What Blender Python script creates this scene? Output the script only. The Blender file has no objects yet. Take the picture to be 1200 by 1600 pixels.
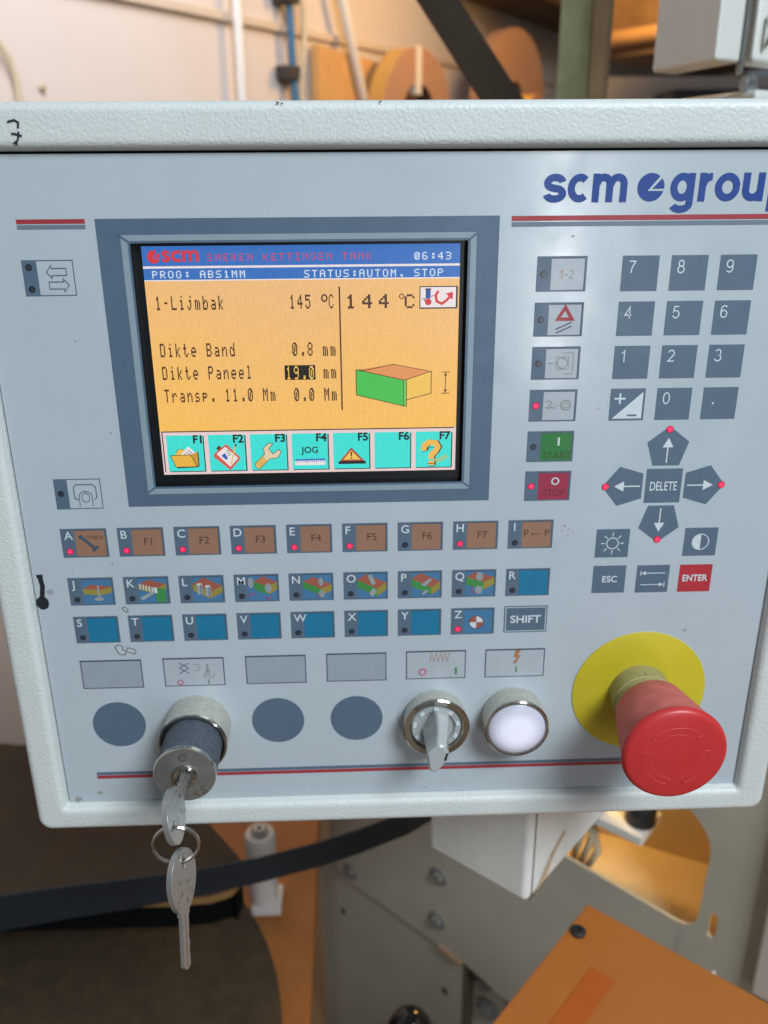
import bpy, bmesh, math, random
from mathutils import Vector, Matrix
from mathutils.geometry import tessellate_polygon

random.seed(7)
scene = bpy.context.scene
COL = scene.collection
ZF = 1.12                      # height above the floor of the point of the panel nearest to the camera
PI = math.pi
R = math.radians

# ------------------------------------------------------------------ camera
cam_d = bpy.data.cameras.new('camera')
cam = bpy.data.objects.new('camera', cam_d)
COL.objects.link(cam)
rt, dn, fw = (0.999315, 0.00605, -0.036521), (-0.019049, 0.929954, -0.367182), (0.031742, 0.367626, 0.929432)
def wv(v): return Vector((v[0], v[2], -v[1]))
cx_, cy_, cz_ = wv(rt), -wv(dn), -wv(fw)
cam.matrix_world = Matrix(((cx_.x, cy_.x, cz_.x, 0), (cx_.y, cy_.y, cz_.y, -0.337), (cx_.z, cy_.z, cz_.z, ZF), (0, 0, 0, 1)))
cam_d.sensor_fit = 'VERTICAL'
cam_d.sensor_height = 36
cam_d.sensor_width = 27
cam_d.lens = 31.18
cam_d.clip_start = 0.01
cam_d.clip_end = 60
cam_d.dof.use_dof = True
cam_d.dof.focus_distance = 0.335
cam_d.dof.aperture_fstop = 11
scene.camera = cam

# ------------------------------------------------------------------ world, lamps, exposure
world = bpy.data.worlds.new('World')
scene.world = world
world.use_nodes = True
wn, wl = world.node_tree.nodes, world.node_tree.links
bg = wn['Background']
geo = wn.new('ShaderNodeTexCoord')
sep = wn.new('ShaderNodeSeparateXYZ')
mr = wn.new('ShaderNodeMapRange')
mr.inputs['From Min'].default_value = -1
mr.inputs['From Max'].default_value = 1
ramp = wn.new('ShaderNodeValToRGB')
ramp.color_ramp.elements[0].position = 0.25
ramp.color_ramp.elements[0].color = (0.17, 0.17, 0.17, 1)
ramp.color_ramp.elements[1].position = 0.85
ramp.color_ramp.elements[1].color = (0.60, 0.68, 0.76, 1)
e = ramp.color_ramp.elements.new(0.5)
e.color = (0.32, 0.36, 0.40, 1)
wl.new(geo.outputs['Generated'], sep.inputs[0])
wl.new(sep.outputs['Z'], mr.inputs['Value'])
wl.new(mr.outputs[0], ramp.inputs[0])
wl.new(ramp.outputs[0], bg.inputs[0])
bg.inputs[1].default_value = 0.21

MACHINE_LAMP = (0.188, 0.402, ZF - 0.485)
def lamp(name, kind, loc, target, power, color, size=0.5, size_y=None, label=None):
    d = bpy.data.lights.new(name, kind)
    d.energy = power
    d.color = color
    if kind == 'AREA':
        d.size = size
        if size_y:
            d.shape = 'RECTANGLE'
            d.size_y = size_y
    else:
        d.shadow_soft_size = size
    o = bpy.data.objects.new(name, d)
    COL.objects.link(o)
    o.location = loc
    if target is not None:
        o.rotation_euler = (Vector(target) - Vector(loc)).to_track_quat('-Z', 'Y').to_euler()
    return o

lamp('window_light', 'AREA', (0.75, -1.25, ZF + 1.15), (0.0, 0.0, ZF - 0.12), 30, (0.85, 0.95, 1.0), 0.75, 0.6)
rl = lamp('roof_light', 'AREA', (-0.1, 0.35, ZF + 1.5), (-0.6, 1.6, ZF + 0.52), 5.4, (0.98, 0.96, 1.0), 0.9, 0.9)
rl.data.spread = R(60)
lamp('warm_wall_lamp', 'POINT', (0.60, 2.02, ZF + 0.55), None, 15, (1.0, 0.55, 0.14), 0.12)
lamp('warm_floor_lamp', 'POINT', (-0.02, 0.95, ZF - 0.35), None, 0.7, (1.0, 0.50, 0.14), 0.06)
lamp('machine_lamp', 'POINT', MACHINE_LAMP, None, 0.6, (1.0, 0.60, 0.18), 0.012)

lamp('panel_streak_light', 'AREA', (0.56, -2.05, ZF - 0.25), (0.05, 0.0, ZF - 0.2), 3.6, (0.95, 0.98, 1.0), 0.07, 0.7)  # unseen strip lamp, added to mirror a vertical streak in the panel
vs = scene.view_settings
vs.view_transform = 'Standard'
vs.look = 'None'
vs.exposure = 0.42
vs.gamma = 1
vs.use_curve_mapping = False
scene.cycles.max_bounces = 8
scene.cycles.use_denoising = True

# ------------------------------------------------------------------ materials
def lin(c):
    return c / 12.92 if c <= 0.04045 else ((c + 0.055) / 1.055) ** 2.4
def S(r, g, b): return (lin(r / 255), lin(g / 255), lin(b / 255), 1)

MATS = {}
def mat(name, col, rough=0.5, metal=0.0, spec=0.5, bump=None, var=None, emit=None, coat=0.0, trans=0.0, rvar=None):
    """bump=(scale, strength, distance), var=(scale, amount) mottles the colour, rvar=(scale, amount) the gloss"""
    if name in MATS: return MATS[name]
    m = bpy.data.materials.new(name)
    m.use_nodes = True
    n, l = m.node_tree.nodes, m.node_tree.links
    p = n['Principled BSDF']
    p.inputs['Base Color'].default_value = col
    p.inputs['Roughness'].default_value = rough
    p.inputs['Metallic'].default_value = metal
    p.inputs['Specular IOR Level'].default_value = spec
    p.inputs['Coat Weight'].default_value = coat
    p.inputs['Transmission Weight'].default_value = trans
    tc = n.new('ShaderNodeTexCoord')
    if emit:
        p.inputs['Emission Color'].default_value = emit[0]
        p.inputs['Emission Strength'].default_value = emit[1]
    if bump:
        t = n.new('ShaderNodeTexNoise')
        t.inputs['Scale'].default_value = bump[0]
        t.inputs['Detail'].default_value = 3
        l.new(tc.outputs['Object'], t.inputs['Vector'])
        b = n.new('ShaderNodeBump')
        b.inputs['Strength'].default_value = bump[1]
        b.inputs['Distance'].default_value = bump[2]
        l.new(t.outputs['Fac'], b.inputs['Height'])
        l.new(b.outputs['Normal'], p.inputs['Normal'])
    if var:
        t = n.new('ShaderNodeTexNoise')
        t.inputs['Scale'].default_value = var[0]
        t.inputs['Detail'].default_value = 6
        t.inputs['Roughness'].default_value = 0.65
        l.new(tc.outputs['Object'], t.inputs['Vector'])
        q = n.new('ShaderNodeMapRange')
        q.inputs['From Min'].default_value = 0.3
        q.inputs['From Max'].default_value = 0.7
        q.inputs['To Min'].default_value = 1 - var[1]
        q.inputs['To Max'].default_value = 1 + var[1]
        l.new(t.outputs['Fac'], q.inputs['Value'])
        h = n.new('ShaderNodeHueSaturation')
        h.inputs['Color'].default_value = col
        l.new(q.outputs[0], h.inputs['Value'])
        l.new(h.outputs[0], p.inputs['Base Color'])
    if rvar:
        t = n.new('ShaderNodeTexNoise')
        t.inputs['Scale'].default_value = rvar[0]
        t.inputs['Detail'].default_value = 5
        l.new(tc.outputs['Object'], t.inputs['Vector'])
        q = n.new('ShaderNodeMapRange')
        q.inputs['From Min'].default_value = 0.3
        q.inputs['From Max'].default_value = 0.7
        q.inputs['To Min'].default_value = max(0.02, rough - rvar[1])
        q.inputs['To Max'].default_value = min(1, rough + rvar[1])
        l.new(t.outputs['Fac'], q.inputs['Value'])
        l.new(q.outputs[0], p.inputs['Roughness'])
    MATS[name] = m
    return m

def ink(name, r, g, b, rough=0.38): return mat(name, S(r, g, b), rough, var=(140, 0.05), rvar=(60, 0.08))
def glow(name, r, g, b, k=0.72, stripe=True):
    """a colour of the lit screen: emission with the faint column pattern of the LCD"""
    if name in MATS: return MATS[name]
    m = mat(name, (0.012, 0.012, 0.012, 1), 0.3, spec=0.5, emit=(S(r, g, b), k))
    if stripe:
        n, l = m.node_tree.nodes, m.node_tree.links
        tc = n.new('ShaderNodeTexCoord')
        w = n.new('ShaderNodeTexWave')
        w.inputs['Scale'].default_value = 430
        w.inputs['Distortion'].default_value = 0.6
        l.new(tc.outputs['Object'], w.inputs['Vector'])
        t = n.new('ShaderNodeTexNoise')
        t.inputs['Scale'].default_value = 700
        l.new(tc.outputs['Object'], t.inputs['Vector'])
        a = n.new('ShaderNodeMath'); a.operation = 'ADD'
        l.new(w.outputs['Fac'], a.inputs[0]); l.new(t.outputs['Fac'], a.inputs[1])
        q = n.new('ShaderNodeMapRange')
        q.inputs['From Max'].default_value = 2
        q.inputs['To Min'].default_value = k * 0.80
        q.inputs['To Max'].default_value = k * 1.20
        l.new(a.outputs[0], q.inputs['Value'])
        l.new(q.outputs[0], n['Principled BSDF'].inputs['Emission Strength'])
    return m

M_PLATE = mat('panel_foil', S(180, 190, 198), 0.22, var=(14, 0.035), rvar=(34, 0.12), bump=(60, 0.012, 0.002))
M_PAINT = mat('textured_paint', S(208, 213, 212), 0.42, bump=(780, 0.42, 0.0008), var=(40, 0.03))
M_PAINT2 = mat('smooth_paint', S(226, 228, 224), 0.45, bump=(300, 0.2, 0.0004), var=(26, 0.10))
M_BLACK = mat('black_gap', S(20, 22, 24), 0.7)
M_SLATE = ink('slate_print', 88, 106, 126)
M_SLATE2 = ink('slate_print_pale', 108, 122, 138)
M_BEV = ink('bevel_print', 140, 156, 168)
M_DARKLINE = ink('dark_slate_print', 70, 84, 100)
M_WHITE = ink('white_print', 205, 214, 220)
M_RED = ink('red_print', 162, 54, 64)
M_BLUE = ink('navy_print', 28, 66, 140)
M_BROWN = ink('brown_insert', 152, 114, 94)
M_BROWNTXT = ink('brown_legend', 92, 66, 58)
M_CYAN = ink('cyan_insert', 30, 118, 156)
M_SKYB = ink('blue_insert', 72, 120, 160)
M_GREY = ink('grey_insert', 152, 162, 174)
M_GREYL = ink('pale_grey_insert', 174, 182, 190)
M_GREYTXT = ink('grey_legend', 140, 140, 140)
M_ORG = ink('orange_print', 176, 118, 74)
M_REDB = ink('red_brick_print', 160, 90, 74)
M_YELB = ink('ochre_print', 150, 138, 66)
M_GRNB = ink('green_print', 66, 138, 74)
M_GREEN = ink('green_insert', 44, 120, 62)
M_GREENTXT = ink('dark_green_legend', 58, 84, 50)
M_CRIM = ink('crimson_insert', 158, 46, 74)
M_CRIMTXT = ink('dark_crimson_legend', 112, 44, 58)
M_PINK = ink('magenta_print', 190, 56, 110)
M_CHROMEP = ink('silver_print', 150, 158, 162)
M_LEDOFF = mat('led_off', S(38, 44, 54), 0.3)
M_LEDRIM = ink('led_rim', 96, 44, 62)
M_LEDON = mat('led_on', (0.02, 0.0, 0.0, 1), 0.4, emit=((1.0, 0.012, 0.075, 1), 1.15))
M_LEDHOT = mat('led_core', (0.02, 0.0, 0.0, 1), 0.4, emit=((1.0, 0.05, 0.14, 1), 1.15))
M_NICKEL = mat('sanded_nickel', S(196, 194, 184), 0.5, 0.4, bump=(2200, 0.2, 0.0002), rvar=(300, 0.1), var=(420, 0.14))
M_CHROME = mat('chrome', S(196, 190, 182), 0.10, 1.0, rvar=(200, 0.04))
M_STEEL = mat('dull_steel', S(136, 136, 132), 0.45, 0.6, bump=(700, 0.15, 0.0002), rvar=(160, 0.1), var=(120, 0.1))
M_KEY = mat('key_nickel', S(182, 182, 180), 0.34, 0.75, bump=(420, 0.12, 0.0003), rvar=(220, 0.08))
M_BARREL = mat('dusty_black_plastic', S(72, 82, 92), 0.75, bump=(900, 0.4, 0.0003), var=(420, 0.28))
M_RUBBER = mat('black_rubber', S(36, 38, 40), 0.6)
M_ESTOP = mat('red_plastic', S(196, 48, 50), 0.42, bump=(120, 0.05, 0.0005), var=(60, 0.06), rvar=(70, 0.08))
M_ESTOPD = mat('dusty_red_plastic', S(202, 104, 96), 0.8, bump=(1400, 0.3, 0.0002), var=(110, 0.2))
M_ESTOPL = mat('red_relief_edge', S(204, 62, 62), 0.45)
M_YELLOW = mat('yellow_disc', S(200, 184, 46), 0.4, var=(40, 0.05), rvar=(50, 0.08))
M_OLIVE = mat('dusty_yellow_collar', S(158, 150, 100), 0.62, bump=(900, 0.2, 0.0002), var=(150, 0.12))
M_CLEAR = mat('milky_clear_plastic', S(214, 220, 222), 0.16, spec=0.6, trans=0.45)
M_LENS = mat('white_lens', S(188, 190, 206), 0.3, emit=((0.86, 0.84, 1.0, 1), 0.55))
M_MARK = mat('marker_ink', S(24, 30, 40), 0.6)

# ------------------------------------------------------------------ mesh helpers
def link(o):
    COL.objects.link(o)
    return o

def empty(name, loc=(0, 0, 0), rot=(0, 0, 0)):
    o = bpy.data.objects.new(name, None)
    o.empty_display_size = 0.02
    o.location = loc
    o.rotation_euler = rot
    return link(o)

def tag(o, label=None, cat=None, group=None, kind=None):
    if label: o['label'] = label
    if cat: o['category'] = cat
    if group: o['group'] = group
    if kind: o['kind'] = kind
    return o

class MB:
    """collects faces in a local frame; build() links them as one mesh object"""
    def __init__(s, frame=None):
        s.v, s.f, s.m, s.mats, s.sm = [], [], [], [], []
        s.k = 0
        s.printed = frame is None
        s.frame = frame or (lambda a, b, c: Vector((a / 1000, -c / 1000, b / 1000)))   # panel: X mm, Z mm, height mm
    def mi(s, m):
        if m not in s.mats: s.mats.append(m)
        return s.mats.index(m)
    def add(s, verts, faces, m, smooth=False):
        o = len(s.v)
        s.v += [s.frame(*p) for p in verts]
        k = s.mi(m)
        for f in faces:
            s.f.append([o + i for i in f]); s.m.append(k); s.sm.append(smooth)
    def lift(s):
        s.k += 1
        return s.k * .003 if s.printed else 0
    def poly(s, pts, h, m):
        h += s.lift()
        a = sum(pts[i][0] * pts[(i + 1) % len(pts)][1] - pts[(i + 1) % len(pts)][0] * pts[i][1] for i in range(len(pts)))
        if a < 0: pts = pts[::-1]
        tris = tessellate_polygon([[Vector((x, y, 0)) for x, y in pts]])
        fs = []
        for t in tris:
            (x0, y0), (x1, y1), (x2, y2) = (pts[i] for i in t)
            fs.append(t if (x1 - x0) * (y2 - y0) - (x2 - x0) * (y1 - y0) > 0 else t[::-1])
        s.add([(x, y, h) for x, y in pts], fs, m)
    def rect(s, x0, y0, x1, y1, h, m):
        x0, x1 = min(x0, x1), max(x0, x1); y0, y1 = min(y0, y1), max(y0, y1)
        s.add([(x0, y0, h), (x1, y0, h), (x1, y1, h), (x0, y1, h)], [(0, 1, 2, 3)], m)
    def frame_rect(s, x0, y0, x1, y1, t, h, m):
        s.rect(x0, y0, x1, y0 + t, h, m); s.rect(x0, y1 - t, x1, y1, h, m)
        s.rect(x0, y0 + t, x0 + t, y1 - t, h, m); s.rect(x1 - t, y0 + t, x1, y1 - t, h, m)
    def disc(s, cx, cy, r, h, m, n=40, ry=None, a0=0, a1=2 * PI):
        ry = ry or r
        full = abs(a1 - a0 - 2 * PI) < 1e-6
        k = n if full else n + 1
        pts = [(cx + r * math.cos(a0 + (a1 - a0) * i / n), cy + ry * math.sin(a0 + (a1 - a0) * i / n)) for i in range(k)]
        if not full: pts.append((cx, cy))
        s.poly(pts, h, m)
    def stroke(s, pts, w, h, m, closed=False):
        """polyline of constant width with mitred joins"""
        n = len(pts)
        h += s.lift()
        P = [Vector(p) for p in pts]
        L, Rr = [], []
        for i in range(n):
            a = P[i] - P[i - 1] if (i or closed) else None
            b = P[(i + 1) % n] - P[i] if (i < n - 1 or closed) else None
            a = a.normalized() if a is not None and a.length > 1e-9 else None
            b = b.normalized() if b is not None and b.length > 1e-9 else None
            if a is None: a = b
            if b is None: b = a
            t = a + b
            t = t.normalized() if t.length > 1e-6 else a
            nn = Vector((-t.y, t.x))
            c = max(0.35, nn.dot(Vector((-a.y, a.x))))
            L.append(P[i] + nn * (w / 2 / c)); Rr.append(P[i] - nn * (w / 2 / c))
        vs_ = [(p.x, p.y, h) for p in L] + [(p.x, p.y, h) for p in Rr]
        fs = []
        for i in range(n if closed else n - 1):
            j = (i + 1) % n
            fs.append((n + i, n + j, j, i))
        s.add(vs_, fs, m)
    def ring(s, cx, cy, r, w, h, m, a0=0, a1=2 * PI, n=36, ry=None):
        ry = ry or r
        full = abs(a1 - a0 - 2 * PI) < 1e-6
        k = n if full else n + 1
        s.stroke([(cx + r * math.cos(a0 + (a1 - a0) * i / n), cy + ry * math.sin(a0 + (a1 - a0) * i / n)) for i in range(k)], w, h, m, full)
    def arrow(s, x0, y0, x1, y1, w, hl, hw, h, m):
        d = Vector((x1 - x0, y1 - y0)); L = d.length; d.normalize(); nn = Vector((-d.y, d.x))
        p = Vector((x0, y0)); q = Vector((x1, y1)); b = q - d * hl
        s.stroke([tuple(p), tuple(b)], w, h, m)
        s.poly([tuple(q), tuple(b + nn * hw / 2), tuple(b - nn * hw / 2)], h, m)
    def text(s, body, x, y, cap, h, m, align='L', bold=0.0, width=None, shear=0.0):
        tv, tf = glyphs(body, bold, shear)
        k = cap / CAP
        w = max(v[0] for v in tv) - min(v[0] for v in tv)
        lo = min(v[0] for v in tv)
        kx = (width / w) if width else k
        ox = {'L': 0, 'C': -w * kx / 2, 'R': -w * kx}[align]
        s.add([(x + ox + (v[0] - lo) * kx, y + v[1] * k, h) for v in tv], tf, m)
    def lathe(s, cx, cy, prof, n=64, jitter=None):
        """prof: list of (r, h, material of the band up to the next point)"""
        for i in range(len(prof) - 1):
            (r0, h0, m), (r1, h1) = prof[i], prof[i + 1][:2]
            vs_, fs = [], []
            for k in range(n):
                a = 2 * PI * k / n
                vs_.append((cx + r0 * math.cos(a), cy + r0 * math.sin(a), h0))
            for k in range(n):
                a = 2 * PI * k / n
                vs_.append((cx + r1 * math.cos(a), cy + r1 * math.sin(a), h1))
            for k in range(n):
                j = (k + 1) % n
                fs.append((k, j, n + j, n + k))
            s.add(vs_, fs, m, True)
    def prism(s, loops, h0, h1, m, mside=None):
        """loops[0] outline, the rest holes; extruded along the third axis"""
        flat = [p for L in loops for p in L]
        tris = tessellate_polygon([[Vector((x, y, 0)) for x, y in L] for L in loops])
        up, dnf = [], []
        for t in tris:
            (x0, y0), (x1, y1), (x2, y2) = (flat[i] for i in t)
            ccw = (x1 - x0) * (y2 - y0) - (x2 - x0) * (y1 - y0) > 0
            up.append(t if ccw else t[::-1]); dnf.append(t[::-1] if ccw else t)
        N = len(flat)
        s.add([(x, y, h1) for x, y in flat], up, m)
        s.add([(x, y, h0) for x, y in flat], dnf, m)
        for li, L in enumerate(loops):
            a = sum(L[i][0] * L[(i + 1) % len(L)][1] - L[(i + 1) % len(L)][0] * L[i][1] for i in range(len(L)))
            n = len(L)
            vs_ = [(x, y, h0) for x, y in L] + [(x, y, h1) for x, y in L]
            fs = []
            for i in range(n):
                j = (i + 1) % n
                q = (i, j, n + j, n + i)
                fs.append(q if (a > 0) == (li == 0) else q[::-1])
            s.add(vs_, fs, mside or m)
    def box(s, x0, y0, z0, x1, y1, z1, m):
        vs_ = [(x, y, z) for z in (z0, z1) for y in (y0, y1) for x in (x0, x1)]
        s.add(vs_, [(0, 2, 3, 1), (4, 5, 7, 6), (0, 1, 5, 4), (2, 6, 7, 3), (0, 4, 6, 2), (1, 3, 7, 5)], m)
    def tube(s, path, r, m, n=12, closed=False, caps=True):
        P = [Vector(p) for p in path]
        k = len(P)
        rings = []
        ref = None
        for i in range(k):
            a = P[i - 1] if (i or closed) else P[i]
            b = P[(i + 1) % k] if (i < k - 1 or closed) else P[i]
            t = (b - a).normalized()
            if ref is None:
                ref = t.orthogonal().normalized()
            ref = (ref - t * ref.dot(t)).normalized()
            bn = t.cross(ref)
            rr = r[i] if isinstance(r, (list, tuple)) else r
            rings.append([tuple(P[i] + (ref * math.cos(2 * PI * j / n) + bn * math.sin(2 * PI * j / n)) * rr) for j in range(n)])
        vs_ = [p for q in rings for p in q]
        fs = []
        for i in range(k if closed else k - 1):
            i2 = (i + 1) % k
            for j in range(n):
                j2 = (j + 1) % n
                fs.append((i * n + j, i * n + j2, i2 * n + j2, i2 * n + j))
        if caps and not closed:
            fs.append(tuple(range(n))[::-1]); fs.append(tuple((k - 1) * n + j for j in range(n)))
        s.add(vs_, fs, m, True)
    def build(s, name, parent=None, bevel=None, fix=False, smooth_angle=None, weld=False):
        me = bpy.data.meshes.new(name)
        me.from_pydata([tuple(v) for v in s.v], [], s.f)
        for m in s.mats: me.materials.append(m)
        me.polygons.foreach_set('material_index', s.m)
        me.polygons.foreach_set('use_smooth', s.sm)
        if fix or weld:
            b = bmesh.new(); b.from_mesh(me)
            bmesh.ops.remove_doubles(b, verts=b.verts, dist=1e-6)
            if fix: bmesh.ops.recalc_face_normals(b, faces=b.faces)
            b.to_mesh(me); b.free()
        me.update()
        o = link(bpy.data.objects.new(name, me))
        if parent: o.parent = parent
        if bevel:
            mod = o.modifiers.new('bevel', 'BEVEL')
            mod.width = bevel[0]; mod.segments = bevel[1]; mod.limit_method = 'ANGLE'; mod.angle_limit = R(35)
            mod.harden_normals = False
            for p in me.polygons: p.use_smooth = True
            wn_ = o.modifiers.new('normals', 'WEIGHTED_NORMAL'); wn_.keep_sharp = True
        if smooth_angle is not None:
            for p in me.polygons: p.use_smooth = True
            me.set_sharp_from_angle(angle=R(smooth_angle))
        return o

GL = {}
_fc = bpy.data.curves.new('glyph_source', 'FONT')
_fo = bpy.data.objects.new('glyph_source', _fc)
COL.objects.link(_fo)
def glyphs(body, bold, shear):
    key = (body, bold, shear)
    if key not in GL:
        _fc.body = body; _fc.offset = bold; _fc.shear = shear; _fc.size = 1; _fc.resolution_u = 4
        bpy.context.view_layer.update()
        dg = bpy.context.evaluated_depsgraph_get()
        me = _fo.evaluated_get(dg).to_mesh()
        vv = [(v.co.x, v.co.y) for v in me.vertices]
        ff = [tuple(p.vertices) for p in me.polygons]
        gg = []
        for f in ff:
            a = sum(vv[f[i]][0] * vv[f[(i + 1) % len(f)]][1] - vv[f[(i + 1) % len(f)]][0] * vv[f[i]][1] for i in range(len(f)))
            gg.append(f if a > 0 else f[::-1])
        GL[key] = (vv, gg)
        _fo.evaluated_get(dg).to_mesh_clear()
    return GL[key]
CAP = 0.69
CAP = max(v[1] for v in glyphs('H', 0, 0)[0])

# slim stroke digits (unit box 0.6 wide, 1 high)
def arc(cx, cy, rx, ry, a0, a1, n=14):
    return [(cx + rx * math.cos(R(a0 + (a1 - a0) * i / n)), cy + ry * math.sin(R(a0 + (a1 - a0) * i / n))) for i in range(n + 1)]
DIG = {
    '0': [arc(.3, .5, .27, .5, 0, 360, 28)],
    '1': [[(.08, .78), (.2, .82), (.32, 1.0), (.32, 0)]],
    '2': [arc(.3, .72, .25, .28, 165, -30, 12) + [(.05, .04), (.57, .04)]],
    '3': [arc(.29, .75, .23, .25, 160, -80, 12) + arc(.29, .26, .27, .26, 80, -165, 14)],
    '4': [[(.44, 0), (.44, .97), (.03, .28), (.6, .28)]],
    '5': [[(.52, .97), (.14, .97), (.08, .52)] + arc(.29, .31, .27, .31, 130, -160, 16)],
    '6': [arc(.32, .70, .26, .29, 35, 175, 12) + [(.05, .5), (.045, .32)], arc(.305, .30, .26, .30, 0, 360, 26)],
    '7': [[(.03, .97), (.56, .97), (.3, .5), (.2, 0)]],
    '8': [arc(.3, .76, .21, .24, 0, 360, 22), arc(.3, .26, .27, .27, 0, 360, 24)],
    '9': [arc(.3, .69, .26, .30, 0, 360, 26), [(.56, .68), (.55, .5)] + arc(.29, .29, .26, .28, 0, -145, 12)],
}
def digit(mb, ch, x, y, H, w, h, m):
    for st in DIG[ch]:
        mb.stroke([(x + a * H, y + b * H) for a, b in st], w, h, m)

# 5x7 screen font -------------------------------------------------
PX = {
'A':'01110 10001 10001 11111 10001 10001 10001','B':'11110 10001 10001 11110 10001 10001 11110','C':'01110 10001 10000 10000 10000 10001 01110',
'D':'11110 10001 10001 10001 10001 10001 11110','E':'11111 10000 10000 11110 10000 10000 11111','G':'01110 10001 10000 10011 10001 10001 01110',
'I':'11111 00100 00100 00100 00100 00100 11111','K':'10001 10010 10100 11000 10100 10010 10001','L':'10000 10000 10000 10000 10000 10000 11111',
'M':'10001 11011 10101 10101 10001 10001 10001','N':'10001 11001 10101 10011 10001 10001 10001','O':'01110 10001 10001 10001 10001 10001 01110',
'P':'11110 10001 10001 11110 10000 10000 10000','R':'11110 10001 10001 11110 10100 10010 10001','S':'01111 10000 10000 01110 00001 00001 11110',
'T':'11111 00100 00100 00100 00100 00100 00100','U':'10001 10001 10001 10001 10001 10001 01110',
'0':'01110 10011 10101 10101 10101 11001 01110','1':'00100 01100 00100 00100 00100 00100 01110','3':'11110 00001 00001 01110 00001 00001 11110',
'4':'00010 00110 01010 10010 11111 00010 00010','5':'11111 10000 11110 00001 00001 10001 01110','6':'01110 10000 10000 11110 10001 10001 01110',
'8':'01110 10001 10001 01110 10001 10001 01110','9':'01110 10001 10001 01111 00001 00001 01110',
':':'00000 00110 00110 00000 00110 00110 00000','.':'00000 00000 00000 00000 00000 00110 00110','-':'00000 00000 00000 01110 00000 00000 00000',
'a':'00000 00000 01110 00001 01111 10001 01111','b':'10000 10000 10110 11001 10001 10001 11110','d':'00001 00001 01101 10011 10001 10001 01111',
'e':'00000 00000 01110 10001 11111 10000 01110','i':'00100 00000 01100 00100 00100 00100 01110','j':'00010 00000 00110 00010 00010 10010 01100',
'k':'10000 10000 10010 10100 11000 10100 10010','l':'01100 00100 00100 00100 00100 00100 01110','m':'00000 00000 11010 10101 10101 10101 10101',
'n':'00000 00000 10110 11001 10001 10001 10001','p':'00000 00000 11110 10001 11110 10000 10000','r':'00000 00000 10110 11001 10000 10000 10000',
's':'00000 00000 01110 10000 01110 00001 11110','t':'01000 01000 11100 01000 01000 01001 00110','o':'01110 10001 01110 00000 00000 00000 00000',' ':'00000 '*7,
}
def pixtext(mb, body, sx, sy, h, m, kx=1.0, ky=1.0, cell=8, fat=0.0):
    """sx, sy in screen pixels (320 x 240, y down)"""
    for i, ch in enumerate(body):
        rows = PX[ch].split()
        for r, row in enumerate(rows):
            c = 0
            while c < 5:
                if row[c] == '1':
                    c2 = c
                    while c2 < 5 and row[c2] == '1': c2 += 1
                    x0 = sx + i * cell + c * kx - fat; x1 = sx + i * cell + c2 * kx + fat
                    mb.rect(SX(x0), SY(sy + r * ky - fat * .4), SX(x1), SY(sy + (r + 1) * ky + fat * .4), h, m)
                    c = c2
                else:
                    c += 1

# ================================================================== the control panel
panel = tag(empty('control_panel', (0, 0, ZF)), 'white painted machine control panel with a lit colour screen, keys and push buttons', 'control panel')

# housing: ring sweep with a raised, softly rounded rim
def rrect(x0, z0, x1, z1, r, n=8):
    pts = []
    for cx, cz, a0 in ((x1 - r, z1 - r, 0), (x0 + r, z1 - r, 90), (x0 + r, z0 + r, 180), (x1 - r, z0 + r, 270)):
        for i in range(n + 1):
            a = R(a0 + 90 * i / n)
            pts.append((cx + r * math.cos(a), cz + r * math.sin(a)))
    return pts
OX0, OX1, OZ0, OZ1 = -149.3, 190.2, -287.6, 19.7
IX0, IX1, IZ0, IZ1 = -135.2, 176.2, -274.7, 4.0
rings = []
def oring(ins, h, r): rings.append((rrect(OX0 + ins, OZ0 + ins, OX1 - ins, OZ1 - ins, max(r - ins, .5)), h))
def iring(out, h, r): rings.append((rrect(IX0 - out, IZ0 - out, IX1 + out, IZ1 + out, r + out), h))
oring(0.4, -90, 6.5)
oring(0, -88, 6.5)
oring(0, -2, 6.5); oring(0, -.6, 6.5)
for a in range(0, 91, 15): oring(3.2 * (1 - math.cos(R(a))), 0.4 + 3.6 * math.sin(R(a)), 6.5)
oring(4.2, 4.0, 6.5)
iring(5.2, 4.0, .6); iring(4.2, 3.95, .6)
for a in range(15, 91, 15): iring(4.0 - 3.2 * math.sin(R(a)), 4.0 - 2.4 * (1 - math.cos(R(a))), .6)
iring(.35, 0.6, .6); iring(0, -.2, .6); iring(0, -7.5, .6)
hb = MB()
N_ = len(rings[0][0])
allv = [(x, z, h) for rr, h in rings for x, z in rr]
fs = []
for i in range(len(rings) - 1):
    for j in range(N_):
        j2 = (j + 1) % N_
        fs.append((i * N_ + j, i * N_ + j2, (i + 1) * N_ + j2, (i + 1) * N_ + j))
fs.append(tuple(range(N_))[::-1])
hb.add(allv, fs, M_PAINT, True)
# handwriting and paint chips on the rim
hz = 4.25
for st in ([(-115.7, 13.2), (-113.2, 13.8), (-112.0, 13.0), (-112.4, 11.2)], [(-112.3, 10.2), (-112.9, 7.6)], [(-114.9, 9.6), (-113.4, 9.4), (-111.4, 8.8)],
           [(-113.0, 7.4), (-114.2, 6.6), (-113.2, 6.2)]):
    hb.stroke(st, .7, hz, M_MARK)
for (x, z, r) in ((11, 19.0, .35), (-24, 18.8, .4), (-22.5, 18.6, .3), (148.6, 6.2, .25)):
    hb.disc(x, z, r * 1.6, hz - .22, mat('chipped_paint', S(112, 108, 100), .7), 7, r)
hob = hb.build('housing', panel)
gk = MB()
gk.rect(IX0 + .05, IZ0 + .05, IX1 - .05, IZ1 - .05, -7.0, M_BLACK)
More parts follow.
